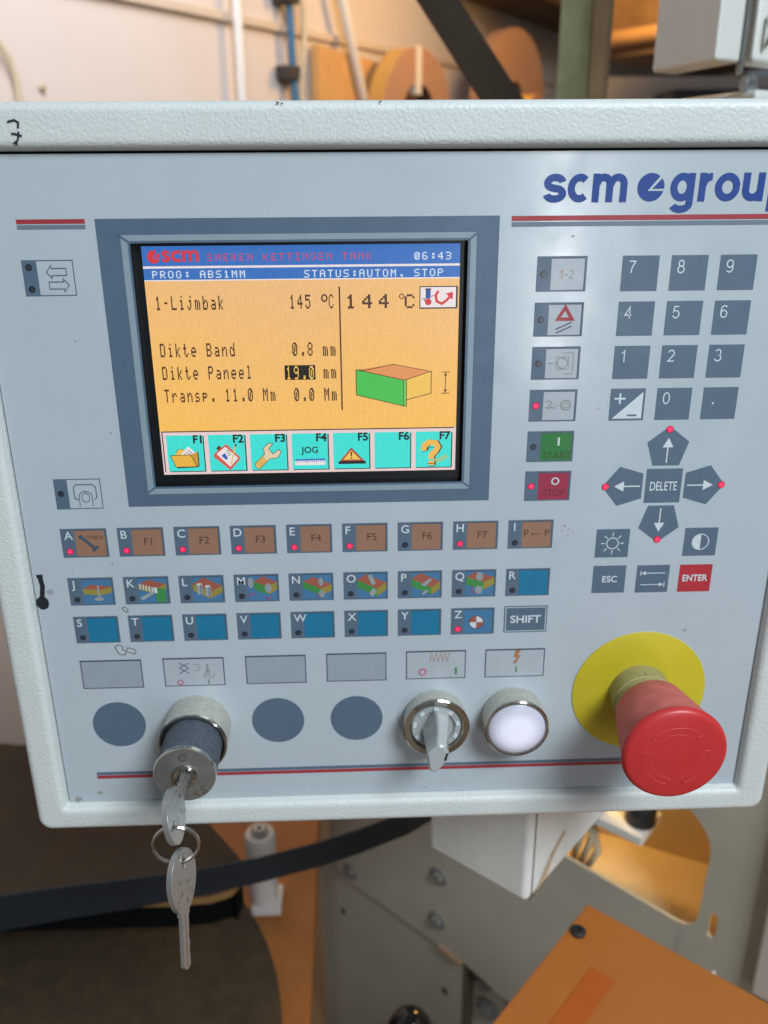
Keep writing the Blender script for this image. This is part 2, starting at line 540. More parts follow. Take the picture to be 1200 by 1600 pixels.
# front plate with the screen opening
PX0, PX1, PZ0, PZ1 = -134.4, 175.7, -274.3, 3.1
BX0, BX1, BZ0, BZ1 = -79.8, 43.0, -120.6, -27.0          # screen opening
gk.build('backing_plate', panel)
pl = MB()
def ringplate(mb, o, i, h, m):
    (a0, b0, a1, b1), (c0, d0, c1, d1) = o, i
    mb.add([(a0, b0, h), (a1, b0, h), (a1, b1, h), (a0, b1, h), (c0, d0, h), (c1, d0, h), (c1, d1, h), (c0, d1, h)],
           [(0, 1, 5, 4), (1, 2, 6, 5), (2, 3, 7, 6), (3, 0, 4, 7)], m)
ringplate(pl, (PX0, PZ0, PX1, PZ1), (BX0, BZ0, BX1, BZ1), 0, M_PLATE)
for q in (((PX0, PZ0), (PX1, PZ0)), ((PX1, PZ0), (PX1, PZ1)), ((PX1, PZ1), (PX0, PZ1)), ((PX0, PZ1), (PX0, PZ0))):
    (a, b), (c, d) = q
    pl.add([(a, b, -1.5), (c, d, -1.5), (c, d, 0), (a, b, 0)], [(0, 1, 2, 3)], M_PLATE)
# scuffs, pen marks and worn-through spots in the foil
def blob(mb, cx, cz, rx, rz, h, m, seed, n=18, rough=.25):
    rnd = random.Random(seed)
    mb.poly([(cx + rx * (1 + rnd.uniform(-rough, rough)) * math.cos(2 * PI * i / n), cz + rz * (1 + rnd.uniform(-rough, rough)) * math.sin(2 * PI * i / n)) for i in range(n)], h, m)
M_SCUFF = mat('scuffed_foil', S(150, 158, 164), .7)
M_WORN = mat('worn_foil', S(184, 190, 194), .6)
M_SPECK = mat('brown_speck', S(150, 146, 142), .7)
# marker stroke with a ball end
pl.stroke([(-131.4, -158.3), (-131.2, -161), (-130.9, -163.5), (-131.4, -166.5), (-131.8, -169)], 2.0, .12, M_MARK)
pl.stroke([(-131.5, -158.2), (-131.4, -159.8)], 2.6, .14, M_MARK)
blob(pl, -131.9, -171.3, 2.7, 3.0, .16, M_MARK, 3, 20, .06)
# two lifted chips near the T key
for ol in ([(-104.5, -193.2), (-103.0, -192.2), (-101.2, -193.0), (-101.4, -194.6), (-99.9, -195.4), (-100.6, -197.2), (-102.5, -197.0), (-103.6, -195.6)],
           [(-99.2, -193.8), (-97.6, -194.0), (-95.6, -195.2), (-96.5, -197.0), (-98.4, -196.0), (-99.9, -195.6)],
           [(-99.3, -174.6), (-98.2, -174.0), (-96.9, -175.4), (-97.2, -176.6), (-98.3, -176.0)]):
    pl.poly(ol, .08, M_WORN)
    pl.stroke(ol, .32, .14, M_DARKLINE, True)
for i, (x, z, r, m) in enumerate(((81.5, -26, .5, M_SCUFF), (86.5, -141, .5, M_SPECK), (88.5, -142.6, .35, M_SPECK), (90.0, -143.8, .4, M_SPECK), (88.0, -145.2, .3, M_SPECK),
        (85.4, -143.0, .35, M_SPECK), (87.2, -147.0, .3, M_SPECK), (142.8, -191.5, .7, M_SPECK), (104, -158.1, .6, M_WHITE), (96.5, -91, .35, M_SPECK), (-120, -269.5, 1.0, M_SPECK), (-130.2, -272.9, 1.8, M_SPECK),
        (-101, -154.1, .3, M_MARK), (-117.7, -157.0, .28, M_SPECK), (-112, -154.8, .25, M_SPECK), (-95, -98, .35, M_SPECK), (-104, -62, .35, M_SPECK), (-128.3, -166.2, 1.4, M_SCUFF),
        (-98.5, -27.5, .4, M_WORN), (-3, -264.4, .3, M_SPECK), (30, -271.8, .5, M_SPECK), (-60, -270.5, .35, M_SPECK), (120, -270.8, .4, M_SPECK), (96, -200, .3, M_SPECK))):
    blob(pl, x, z, r, r * .8, .07, m, 20 + i, 10, .35)
pl.build('front_plate', panel)

# printed stripes
def stripes(x0, x1, ztop, order, name='colour_stripe'):
    z = ztop
    for m, t in order:
        b = MB(); b.rect(x0, z - t, x1, z, .1, m); b.build(name, panel); z -= t + .38
stripes(58.7, 173.5, -18.7, ((M_RED, 1.75), (M_SLATE2, 1.6)))
stripes(-119.2, -94.9, -18.5, ((M_RED, 1.55), (M_SLATE2, 1.5)))
b = MB(); b.rect(-120.3, -259.75, 163, -258.2, .1, M_SLATE); b.build('colour_stripe', panel)
b = MB(); b.rect(-120.3, -261.75, 163, -260.0, .1, M_RED); b.build('colour_stripe', panel)

# company lettering: constant-width strokes
lg = MB()
Wd, LH = 2.55, 0.12
base = -14.25
XH = 9.75
def L_(pts): lg.stroke(pts, Wd, LH, M_BLUE)
def A_(cx, cz, rx, rz, a0, a1, n=18): return arc(cx, cz, rx, rz, a0, a1, n)
hw = Wd / 2
def sl(x, z): return x + (z - base) * 0.015
def LL(pts): lg.stroke([(sl(x, base + z), base + z) for x, z in pts], Wd, LH, M_BLUE)
top, bot = XH - hw, hw
mid = XH / 2
# s
LL(A_(73.7, mid + 1.83, 2.75, 1.83, 8, 90, 8) + A_(73.7, mid + 1.83, 2.75, 1.83, 90, 240, 14) + [(74.0, mid - .1)] + A_(73.7, mid - 1.85, 2.95, 1.80, 62, -90, 14) + A_(73.7, mid - 1.85, 2.95, 1.80, -90, -172, 8))
# c
LL(A_(82.7, mid, 3.05, mid - hw, 48, 312, 26))
# m
LL([(88.6, 0), (88.6, XH)])
LL([(88.6, XH - 3.6)] + A_(91.3, top - 2.3, 2.3, 2.3, 165, 0, 12) + [(93.6, 0)])
LL([(93.8, XH - 3.6)] + A_(96.4, top - 2.3, 2.3, 2.3, 165, 0, 12) + [(98.7, 0)])
# disc mark with a cut slice
lg.poly([(107.5, -10.5)] + [(108.6 + 4.85 * math.cos(R(a)), -9.25 + 4.85 * math.sin(R(a))) for a in range(50, 352, 6)] + [(113.2, -10.5)], LH, M_BLUE)
lg.poly([(109.2, -9.75)] + [(108.85 + 4.7 * math.cos(R(a)), -9.2 + 4.7 * math.sin(R(a))) for a in range(-6, 44, 5)], LH, M_BLUE)
# g
LL(A_(120.0, mid + .1, 3.0, mid - hw, 0, 360, 28))
LL([(123.2, XH), (123.2, -.7)] + A_(120.1, -.7, 3.1, 1.9, 0, -160, 14))
# r
LL([(127.4, 0), (127.4, XH)]); LL([(127.4, XH - 3.8)] + A_(130.6, top - 3.2, 3.0, 3.2, 165, 88, 10))
# o
LL(A_(136.6, mid, 3.3, mid - hw, 0, 360, 28))
# u
LL([(143.4, XH), (143.4, 3.6)] + A_(146.0, bot + 2.4, 2.6, 2.4, 185, 340, 14)); LL([(148.8, XH), (148.8, 0)])
# p
LL([(153.2, XH), (153.2, -3.6)]); LL(A_(156.6, mid, 3.1, mid - hw, 0, 360, 28))
lg.build('company_lettering', panel)

# ------------------------------------------------------------------ display
disp = MB()
M_BEZEL = ink('bezel_print', 86, 105, 127)
ringplate(disp, (-91.4, -128.9, 54.3, -18.5), (BX0, BZ0, BX1, BZ1), .1, M_BEZEL)
ringplate(disp, (-83.0, -123.7, 46.1, -24.1), (-80.6, -121.4, 43.9, -26.2), .2, M_BEV)
for (a, c) in (((-84.2, -123.9), (-80.2, -121)), ((47.2, -123.6), (43.6, -121)), ((-84.0, -23.8), (-80.2, -26.6)), ((47.1, -23.8), (43.5, -26.6))):
    disp.stroke([a, c], .75, .3, M_BEZEL)
disp_o = disp.build('display', panel)
tag(disp_o, 'lit colour screen in a slate printed surround')
SD = -3.2
well = MB()
M_MASK = mat('screen_mask', S(18, 22, 26), .35, bump=(300, .05, .0003))
for (a, b_, c, d) in ((BX0, BZ0, BX1, BZ0), (BX1, BZ0, BX1, BZ1), (BX1, BZ1, BX0, BZ1), (BX0, BZ1, BX0, BZ0)):
    well.add([(a, b_, SD - .3), (a, b_, .05), (c, d, .05), (c, d, SD - .3)], [(0, 1, 2, 3)], M_MASK)
well.rect(BX0, BZ0, BX1, BZ1, SD - .3, M_MASK)
well.build('screen_mask', disp_o)
X_0, X_1, Z_0, Z_1 = -76.7, 40.55, -28.35, -116.65
def SX(x): return X_0 + x / 320 * (X_1 - X_0)
def SY(y): return Z_0 + y / 240 * (Z_1 - Z_0)
G_BG = glow('screen_amber', 248, 194, 108)
def amber_drift(m):
    n, l = m.node_tree.nodes, m.node_tree.links
    tc = n.new('ShaderNodeTexCoord'); sx = n.new('ShaderNodeSeparateXYZ'); mr_ = n.new('ShaderNodeMapRange'); ns = n.new('ShaderNodeTexNoise'); ad = n.new('ShaderNodeMath'); rp = n.new('ShaderNodeValToRGB')
    ns.inputs['Scale'].default_value = 18
    mr_.inputs['From Min'].default_value = -.117; mr_.inputs['From Max'].default_value = -.030; mr_.inputs['To Min'].default_value = -.12; mr_.inputs['To Max'].default_value = .72
    l.new(tc.outputs['Object'], sx.inputs[0]); l.new(tc.outputs['Object'], ns.inputs['Vector']); l.new(sx.outputs['Z'], mr_.inputs['Value'])
    ad.operation = 'MULTIPLY_ADD'; ad.inputs[1].default_value = .5
    l.new(ns.outputs['Fac'], ad.inputs[0]); l.new(mr_.outputs[0], ad.inputs[2])
    rp.color_ramp.elements[0].color = S(250, 192, 88); rp.color_ramp.elements[1].color = S(238, 188, 128)
    rp.color_ramp.elements[0].position = .2; rp.color_ramp.elements[1].position = .95
    l.new(ad.outputs[0], rp.inputs[0]); l.new(rp.outputs[0], n['Principled BSDF'].inputs['Emission Color'])
amber_drift(G_BG)
G_BLUE = glow('screen_blue', 58, 112, 190)
G_WHITE = glow('screen_white', 236, 226, 226)
G_TXTW = glow('screen_pale_text', 205, 222, 240, 0.72, False)
G_RED = glow('screen_red', 214, 54, 66, 0.72, False)
G_PURP = glow('screen_purple_text', 140, 66, 126, 0.72, False)
G_BRN = glow('screen_brown_text', 84, 54, 32, 0.72, False)
G_BLK = glow('screen_black', 36, 30, 28, 0.72, False)
G_TEAL = glow('screen_teal', 64, 224, 214)
G_PINKW = glow('screen_pinkish_white', 232, 206, 206)
G_GRN = glow('screen_green', 76, 192, 84)
G_ORG = glow('screen_orange', 228, 150, 92)
G_YEL = glow('screen_yellow', 240, 196, 92)
G_GREYS = glow('screen_grey', 200, 188, 176, 0.72, False)
sc_ = MB()
def srect(mb, x0, y0, x1, y1, h, m): mb.rect(SX(x0), SY(y0), SX(x1), SY(y1), h, m)
def spoly(mb, pts, h, m): mb.poly([(SX(x), SY(y)) for x, y in pts], h, m)
def sline(mb, pts, w, h, m, closed=False): mb.stroke([(SX(x), SY(y)) for x, y in pts], w * .366, h, m, closed)
h0, h1, h2, h3, h4 = SD, SD + .06, SD + .12, SD + .18, SD + .24
# background as vertical bands so that the amber deepens downwards like the panel's own backlight
srect(sc_, 0, 34, 320, 191, h0, G_BG)
srect(sc_, 0, 0, 320, 19.4, h0, G_BLUE)
srect(sc_, 0, 19.4, 320, 21.6, h0, G_WHITE)
srect(sc_, 0, 21.6, 320, 32.8, h0, G_BLUE)
srect(sc_, 0, 32.8, 320, 34, h0, G_WHITE)
srect(sc_, 0, 191, 320, 240, h0, G_PINKW)
srect(sc_, 1.5, 191, 318, 192.2, h1, G_BLK)
srect(sc_, 1.5, 192.2, 2.7, 237, h1, G_BLK)
srect(sc_, 196, 41, 197.6, 170.5, h1, G_BRN)
scr_o = sc_.build('screen', disp_o)
tx = MB()
pixtext(tx, 'SMEREN KETTINGEN TANK', 65, 7.8, h1, glow('screen_magenta_text', 206, 62, 92, .72, False), 1, 1)
pixtext(tx, '06:43', 273.6, 8, h1, G_TXTW, 1.05, 1.05, 8, .1)
pixtext(tx, 'PROG: ABS1MM', 8.5, 24.0, h1, G_TXTW, 1.05, 1.02, 8, .1)
pixtext(tx, 'STATUS:AUTOM. STOP', 161.5, 24.4, h1, G_TXTW, 1.05, 1.05, 8, .1)
pixtext(tx, '1-Lijmbak', 9, 48.8, h1, G_BRN, 1, 2, 8, .13)
pixtext(tx, '145', 145.6, 48.8, h1, G_BRN, 1, 2, 8, .13)
pixtext(tx, 'C', 185.6, 48.8, h1, G_BRN, 1, 2)
tx.ring(SX(181.2), SY(52.4), .95, .6, h1, G_BRN, n=14, ry=1.25)
pixtext(tx, '144', 203.2, 49.2, h1, G_BRN, 2, 2, 17, .25)
pixtext(tx, 'C', 263.8, 49.6, h1, G_BRN, 2, 2, 16, .1)
tx.ring(SX(260.6), SY(51.6), .85, .34, h1, G_BRN, n=14)
pixtext(tx, 'Dikte Band', 9, 97.0, h1, G_BRN, 1, 2, 8, .13)
pixtext(tx, '0.8', 146.2, 97.4, h1, G_BRN, 1, 2, 8, .13)
pixtext(tx, 'mm', 178.2, 97.8, h1, G_BRN, 1, 2, 8, .13)
pixtext(tx, 'Dikte Paneel', 9, 121.0, h1, G_BRN, 1, 2, 8, .13)
srect(tx, 137, 121.2, 169.4, 136.8, h1, G_BLK)
pixtext(tx, '19.0', 138.8, 122.2, h2, G_YEL, 1, 2)
pixtext(tx, 'mm', 178.2, 121.8, h1, G_BRN, 1, 2, 8, .13)
pixtext(tx, 'Transp. 11.0 Mm', 9, 145.2, h1, G_BRN, 1, 2, 8, .13)
pixtext(tx, '0.0 Mm', 146.2, 145.8, h1, G_BRN, 1, 2, 8, .13)
tx.build('screen_text', disp_o)
lo = MB()
cxp, cyp = 11.6, 10.2
lo.poly([(SX(cxp - .9), SY(cyp + 1.5))] + [(SX(cxp) + 2.35 * math.cos(R(a)), SY(cyp) + 2.35 * math.sin(R(a))) for a in range(62, 345, 8)], h1, G_RED)
lo.poly([(SX(cxp + .4), SY(cyp + .6))] + [(SX(cxp + .4) + 2.2 * math.cos(R(a)), SY(cyp) + 2.2 * math.sin(R(a))) for a in range(-8, 42, 8)], h1, G_RED)
lo.text('scm', SX(19.5), SY(14.8), 5.6, h1, G_RED, bold=.022, width=13.6)
lo.build('screen_emblem', disp_o)
ic = MB()                                                          # temperature icon top right
srect(ic, 279, 41.6, 318.4, 64.4, h1, G_BLK)
srect(ic, 280, 42.6, 316.6, 63.0, h2, G_WHITE)
srect(ic, 285.4, 44.5, 290.4, 54, h3, glow('screen_thermo_blue', 52, 84, 160, 0.72, False))
srect(ic, 285, 43.8, 291, 45, h4, G_BLK)
ic.disc(SX(288), SY(57.4), 1.25, h4, G_RED, 18)
sline(ic, [(281.5, 54.5), (285, 54), (284, 57)], .7, h4, G_BLK)
sline(ic, [(291, 52), (294, 50.5)], .7, h4, G_BLK)
sline(ic, [(298.5, 46.5), (295.6, 51), (297, 57), (302, 59.4), (307, 56), (310, 52.6)], 2.6, h3, G_RED)
spoly(ic, [(306.2, 49.2), (313.6, 47.4), (313.2, 55.6)], h3, G_RED)
ic.build('screen_icon', disp_o)
dr = MB()                                                          # panel drawing
spoly(dr, [(212.7, 127), (251.5, 121.6), (292.2, 129.7), (263.5, 138.4)], h1, G_ORG)
spoly(dr, [(263.5, 138.4), (292.2, 129.9), (292.2, 153.3), (264, 160.5)], h1, G_YEL)
spoly(dr, [(212.4, 126.7), (263, 138.6), (263, 166.8), (212.4, 154)], h2, G_GRN)
spoly(dr, [(263, 138.6), (265.8, 138.2), (265.8, 166.8), (263, 166.8)], h2, glow('screen_light_green', 120, 206, 110))
for pts in ([(212.4, 126.7), (263, 138.6), (263, 166.8), (212.4, 154), (212.4, 126.7)], [(263, 138.6), (265.8, 138), (265.8, 167), (263, 166.8)], [(212.7, 127), (222, 127.6), (251.5, 121.6), (292.2, 129.7), (265.8, 138)],
            [(292.2, 129.7), (292.2, 153.3), (266, 160)]):
    sline(dr, pts, .8, h3, G_BRN)
sline(dr, [(307.5, 131), (307.5, 153)], .8, h2, G_BRN); sline(dr, [(303, 130.6), (312, 130.6)], .8, h2, G_BRN); sline(dr, [(303, 153.4), (312, 153.4)], .8, h2, G_BRN)
spoly(dr, [(307.5, 131), (305.6, 134.5), (309.4, 134.5)], h2, G_BRN); spoly(dr, [(307.5, 153), (305.6, 149.5), (309.4, 149.5)], h2, G_BRN)
dr.build('screen_drawing', disp_o)
for k in range(7):                                                 # seven screen soft keys
    x0 = 6.0 + k * 45.0
    f = MB()
    srect(f, x0 + 1, 196.6, x0 + 40.4, 237.2, h1, G_BLK)
    srect(f, x0, 195.6, x0 + 39.2, 236.2, h2, G_TEAL)
    f.text('F%d' % (k + 1), SX(x0 + 38.2), SY(204.4), 3.1, h3, G_BLK, 'R', .034)
    if k == 0:
        spoly(f, [(x0 + 9, 216), (x0 + 12, 211), (x0 + 18, 211), (x0 + 19, 213), (x0 + 30, 215), (x0 + 32, 231), (x0 + 9, 231)], h3, G_YEL)
        spoly(f, [(x0 + 15, 216), (x0 + 23, 208), (x0 + 33, 218), (x0 + 30, 222), (x0 + 15, 222)], h4, G_WHITE)
        for q in range(3): sline(f, [(x0 + 18 + q * 2, 216 - q * 2), (x0 + 23 + q * 2, 220 - q * 2)], .6, h4 + .05, G_BLK)
        spoly(f, [(x0 + 3, 218), (x0 + 25, 217.4), (x0 + 31, 231.2), (x0 + 8, 231.2)], h4 + .06, glow('screen_folder', 232, 180, 70))
        spoly(f, [(x0 + 25, 217.4), (x0 + 33, 214), (x0 + 33, 230), (x0 + 31, 231.2)], h4 + .03, glow('screen_folder_side', 206, 150, 56))
        sline(f, [(x0 + 3, 218), (x0 + 25, 217.4), (x0 + 31, 231.2), (x0 + 8, 231.2), (x0 + 3, 218)], .7, h4 + .1, G_BLK)
        sline(f, [(x0 + 9, 216), (x0 + 12, 211), (x0 + 18, 211)], .6, h4 + .1, G_BRN); sline(f, [(x0 + 33, 214), (x0 + 33, 230), (x0 + 31, 231.4), (x0 + 9, 232)], 1.0, h4 + .1, G_BLK)
    elif k == 1:
        spoly(f, [(x0 + 5, 217), (x0 + 19, 206), (x0 + 34, 222), (x0 + 22, 236), (x0 + 5, 221)], h3, glow('screen_clip_red', 212, 92, 84))
        spoly(f, [(x0 + 8, 217), (x0 + 18, 209), (x0 + 31, 222), (x0 + 22, 232)], h4, G_WHITE)
        spoly(f, [(x0 + 13, 219), (x0 + 17, 216), (x0 + 20, 222), (x0 + 18, 224)], h4 + .05, glow('screen_clip_blue', 56, 90, 170, 0.72, False))
        for q in range(3): sline(f, [(x0 + 18 + q, 214 + q * 2.4), (x0 + 22 + q, 213 + q * 2.4)], .7, h4 + .05, G_BLK)
        sline(f, [(x0 + 29, 207), (x0 + 23, 229)], 1.5, h4 + .06, glow('screen_pencil', 214, 196, 120, 0.72, False))
        sline(f, [(x0 + 29.4, 206), (x0 + 29, 209)], 2, h4 + .08, G_BRN)
        spoly(f, [(x0 + 8, 211), (x0 + 11, 207.5), (x0 + 14, 210), (x0 + 10, 213)], h4 + .02, G_BRN)
    elif k == 2:
        W1 = [(x0 + 4, 229), (x0 + 15, 218), (x0 + 14, 211), (x0 + 20, 206), (x0 + 25, 206), (x0 + 20, 212), (x0 + 24, 218), (x0 + 31, 213), (x0 + 33, 216), (x0 + 30, 222), (x0 + 20, 224), (x0 + 9, 235), (x0 + 5, 233)]
        spoly(f, W1, h3, glow('screen_wrench', 226, 206, 172))
        spoly(f, [(x0 + 4, 229), (x0 + 13, 220), (x0 + 18, 226), (x0 + 9, 235)], h4, glow('screen_wrench_grip', 220, 178, 92))
        sline(f, W1 + [W1[0]], .7, h4 + .05, G_BRN)
    elif k == 3:
        f.text('JOG', SX(x0 + 19), SY(217.6), 2.5, h3, G_BLK, 'C', .02)
        srect(f, x0 + 3, 225, x0 + 36, 231.6, h3, G_WHITE); srect(f, x0 + 3, 224.4, x0 + 36, 226.2, h4, G_BLUE)
        for q in range(15): srect(f, x0 + 4.4 + q * 2.15, 226.2, x0 + 5.1 + q * 2.15, 228 + (q % 5 == 0) * 1.2, h4, G_BLUE)
    elif k == 4:
        spoly(f, [(x0 + 6, 229), (x0 + 19.5, 212), (x0 + 35, 229)], h3, G_BLK)
        srect(f, x0 + 5.4, 228, x0 + 35.4, 231, h3, G_BLK)
        spoly(f, [(x0 + 6.6, 227.6), (x0 + 19.5, 212.4), (x0 + 33.6, 227.6)], h4, glow('screen_sign_red', 178, 74, 60, 0.72, False))
        spoly(f, [(x0 + 10.6, 226), (x0 + 19.6, 215.4), (x0 + 29.6, 226)], h4 + .05, G_YEL)
        sline(f, [(x0 + 19.6, 217), (x0 + 19.6, 222)], 1.6, h4 + .1, G_BLK); sline(f, [(x0 + 19.6, 223.4), (x0 + 19.6, 225)], 1.6, h4 + .1, G_BLK)
    elif k == 6:
        spoly(f, [(x0 + 20, 228), (x0 + 34, 222), (x0 + 37, 225), (x0 + 24, 232)], h3, glow('screen_shade', 160, 200, 150, 0.72, False))
        for dx, mm_, hh in ((1.6, G_BRN, h3 + .03), (0, glow('screen_query', 240, 184, 84), h4 + .05)):
            sline(f, [(x0 + 8.6 + dx, 217), (x0 + 10 + dx, 211), (x0 + 15 + dx, 207.6), (x0 + 22 + dx, 208.6), (x0 + 24.4 + dx, 213), (x0 + 22 + dx, 218), (x0 + 17.6 + dx, 222), (x0 + 17.4 + dx, 227)], 6.2, hh, mm_)
            srect(f, x0 + 14 + dx, 229, x0 + 21 + dx, 233.5, hh, mm_)
        sline(f, [(x0 + 7, 218.4), (x0 + 13, 217), (x0 + 15, 213.4), (x0 + 20, 213.6)], .7, h4 + .1, G_BRN)
        sline(f, [(x0 + 13, 232), (x0 + 22, 232), (x0 + 21, 235), (x0 + 14, 235)], .8, h4 + .1, G_BRN)
    f.build('screen_soft_key', disp_o)

# ------------------------------------------------------------------ membrane keys
def led(parent, x, z, on, r=1.25):
    b = MB()
    if on:
        b.disc(x, z, r * 1.12, .22, M_LEDRIM, 24); b.disc(x, z, r * .92, .3, M_LEDON, 24); b.disc(x - .05, z + .05, r * .5, .36, M_LEDHOT, 20)
    else:
        b.disc(x, z, r, .22, M_LEDOFF, 24)
        b.disc(x + .12, z - .15, r * .62, .3, mat('led_off_lens', S(58, 62, 70), .25), 20)
    b.build('led', parent)

KW, KH = 18.7, 12.8
def insert(parent, x, z, m, fn=None, w0=5.7, name='label_insert', edge=True):
    b = MB()
    a, c, d, e_ = x + w0, z - KH + .55, x + KW - .6, z - .55
    b.rect(a, c, d, e_, .18, m)
    if edge:                                                       # inset shadow of the window drawn as a dark line, top and right
        b.stroke([(a, e_ - .15), (d - .15, e_ - .15), (d - .15, c)], .3, .22, M_DARKLINE)
    if fn: fn(b, a, c, d - a, e_ - c)
    return b.build(name, parent)

def function_key(x, z, letter, m, fn, on):
    b = MB()
    b.rect(x, z - KH, x + KW, z, .1, M_SLATE)
    b.rect(x + 5.1, z - KH + .3, x + 5.35, z - .3, .16, M_SLATE2)
    b.text(letter, x + (1.35 if letter != 'I' else 2.3), z - 4.75, 3.45, .2, M_WHITE, 'L', .006 if letter in 'MW' else .01)
    o = b.build('function_key', panel)
    insert(o, x, z, m, fn)
    led(o, x + 3.0, z - 10.1, on)
    return o

def f_legend(s):
    return lambda b, a, c, w, h: b.text(s, a + w / 2 + .3, c + 4.6, 3.1, .26, M_BROWNTXT, 'C', 0)
def check_fn(b, a, c, w, h):
    b.text('CHECK', a + w - .8, c + 7.6, 1.5, .26, M_BROWNTXT, 'R', 0)
    b.stroke([(a + 2.4, c + 8.6), (a + 7.8, c + 3.2)], 1.3, .26, M_DARKLINE)
    b.stroke([(a + 6.6, c + 2.2), (a + 9.0, c + 4.4)], 1.0, .3, M_DARKLINE)
    b.disc(a + 2.4, c + 8.6, .95, .3, M_DARKLINE, 14)
def pp_fn(b, a, c, w, h):
    b.text('P', a + .9, c + 4.8, 3.0, .26, M_BROWNTXT, 'L', .002); b.text('P', a + w - .9, c + 4.8, 3.0, .26, M_BROWNTXT, 'R', .002)
    b.arrow(a + 8.3, c + 6.0, a + 3.7, c + 6.0, .25, 1.1, 1.2, .26, M_BROWNTXT)

def block(b, pts_top, drop, mt, ms1, ms2, h=.26):
    """a drawn slab: top face of four points (left, back, right, front) and two side faces"""
    l, k, r_, f = pts_top
    b.poly([l, k, r_, f], h, mt)
    b.poly([l, f, (f[0], f[1] - drop), (l[0], l[1] - drop)], h, ms1)
    b.poly([f, r_, (r_[0], r_[1] - drop), (f[0], f[1] - drop)], h, ms2)
def roller(b, x, z, rx, rz, h=.34, m=None):
    b.disc(x, z, rx, h, m or M_CHROMEP, 24, rz); b.ring(x, z, rx * .55, .25, h + .05, M_GREYTXT, n=18, ry=rz * .55)
def icon(n):
    def fn(b, a, c, w, h):
        P = lambda x, y: (a + x * w, c + y * h)
        if n == 'J':
            block(b, (P(.02, .62), P(.3, .78), P(.98, .68), P(.6, .56)), .22 * h, M_REDB, M_YELB, M_YELB)
            b.stroke([P(.52, .74), P(.54, .28)], .7, .32, M_CHROMEP); b.disc(*P(.52, .2), 2.0, .34, M_CHROMEP, 24, .9)
            b.stroke([P(.2, .15), P(.42, .2)], .5, .32, M_SKYB)
        elif n == 'K':
            block(b, (P(.02, .74), P(.38, .93), P(.95, .74), P(.62, .56)), .2 * h, M_REDB, M_YELB, M_YELB)
            for q in range(5): b.stroke([P(.08 + .1 * q, .78 - .035 * q), P(.09 + .1 * q, .56 - .035 * q)], .5, .32, M_WHITE)
            b.poly([P(.58, .58), P(.9, .58), P(.94, .03), P(.6, .03)], .36, M_GRNB)
            b.stroke([P(.08, .16), P(.5, .42)], 1.6, .34, M_CHROMEP); b.stroke([P(.58, .62), P(.6, .4)], 1.3, .4, M_WHITE)
        elif n == 'L':
            block(b, (P(.0, .72), P(.38, .97), P(.98, .62), P(.56, .38)), .26 * h, M_REDB, M_YELB, M_YELB)
            for q in (.22, .5):
                b.stroke([P(q, .76 - q * .3), P(q + .01, .36 - q * .3)], 2.3, .34, M_CHROMEP); b.stroke([P(q + .04, .78 - q * .3), P(q + .05, .36 - q * .3)], .3, .38, M_DARKLINE)
                b.disc(*P(q, .77 - q * .3), 1.15, .36, M_WHITE, 16, .5)
        elif n == 'M':
            block(b, (P(.2, .76), P(.5, .97), P(.98, .74), P(.68, .56)), .32 * h, M_REDB, M_GRNB, M_YELB)
            roller(b, *P(.1, .72), 1.2, 2.4); roller(b, *P(.68, .5), 1.4, 2.2)
            b.stroke([P(.02, .3), P(.1, .22), P(.2, .32)], .35, .4, M_PINK); b.stroke([P(.58, .12), P(.68, .06), P(.8, .2)], .35, .4, M_PINK)
        elif n == 'N':
            block(b, (P(.02, .72), P(.34, .9), P(.98, .6), P(.62, .42)), .26 * h, M_REDB, M_GRNB, M_YELB)
            roller(b, *P(.62, .7), 1.0, 1.9); roller(b, *P(.64, .22), 1.2, 1.7); b.ring(*P(.58, .2), 1.2, .25, .4, M_PINK, R(120), R(300))
        elif n in 'OP':
            block(b, (P(.0, .74), P(.3, .97), P(.98, .62), P(.68, .38)), .3 * h, M_REDB, M_GRNB, M_YELB)
            if n == 'O':
                b.poly([P(.36, .9), P(.5, .95), P(.64, .6), P(.5, .52)], .36, M_CHROMEP); b.poly([P(.4, .2), P(.56, .42), P(.68, .26), P(.5, .04)], .36, M_CHROMEP)
            else:
                b.poly([P(.34, .5), P(.62, .74), P(.72, .7), P(.46, .42)], .36, M_CHROMEP); b.poly([P(.34, .12), P(.5, .3), P(.58, .24), P(.42, .08)], .36, M_CHROMEP)
        elif n == 'Q':
            block(b, (P(.02, .76), P(.34, .96), P(.98, .74), P(.62, .54)), .3 * h, M_REDB, M_GRNB, M_YELB)
            roller(b, *P(.48, .78), 1.5, 2.0); roller(b, *P(.46, .24), 1.6, 2.0); b.ring(*P(.36, .26), 1.6, .25, .4, M_PINK, R(120), R(270))
        elif n == 'Z':
            x, y = P(.42, .46)
            b.disc(x, y, 3.05, .26, M_WHITE, 36)
            b.disc(x, y, 3.0, .32, M_REDB, 10, a0=R(90), a1=R(180)); b.disc(x, y, 3.0, .32, M_REDB, 10, a0=R(270), a1=R(360))
            b.ring(x, y, 3.05, .22, .36, M_BROWNTXT)
    return fn
COLX = [-120.35 + 22.92 * i for i in range(9)]
legs = [check_fn] + [f_legend('F%d' % i) for i in range(1, 8)] + [pp_fn]
ON1 = set('ABCDEFH')
for i, ch in enumerate('ABCDEFGHI'): function_key(COLX[i], -138.0, ch, M_BROWN, legs[i], ch in ON1)
for i, ch in enumerate('JKLMNOPQR'): function_key(COLX[i], -160.1, ch, M_CYAN if ch == 'R' else M_SKYB, None if ch == 'R' else icon(ch), False)
for i, ch in enumerate('STUVWXYZ'): function_key(COLX[i], -178.2, ch, M_SKYB if ch == 'Z' else M_CYAN, icon('Z') if ch == 'Z' else None, ch == 'Z')
b = MB()                                                           # shift key
x, z = COLX[8], -177.8
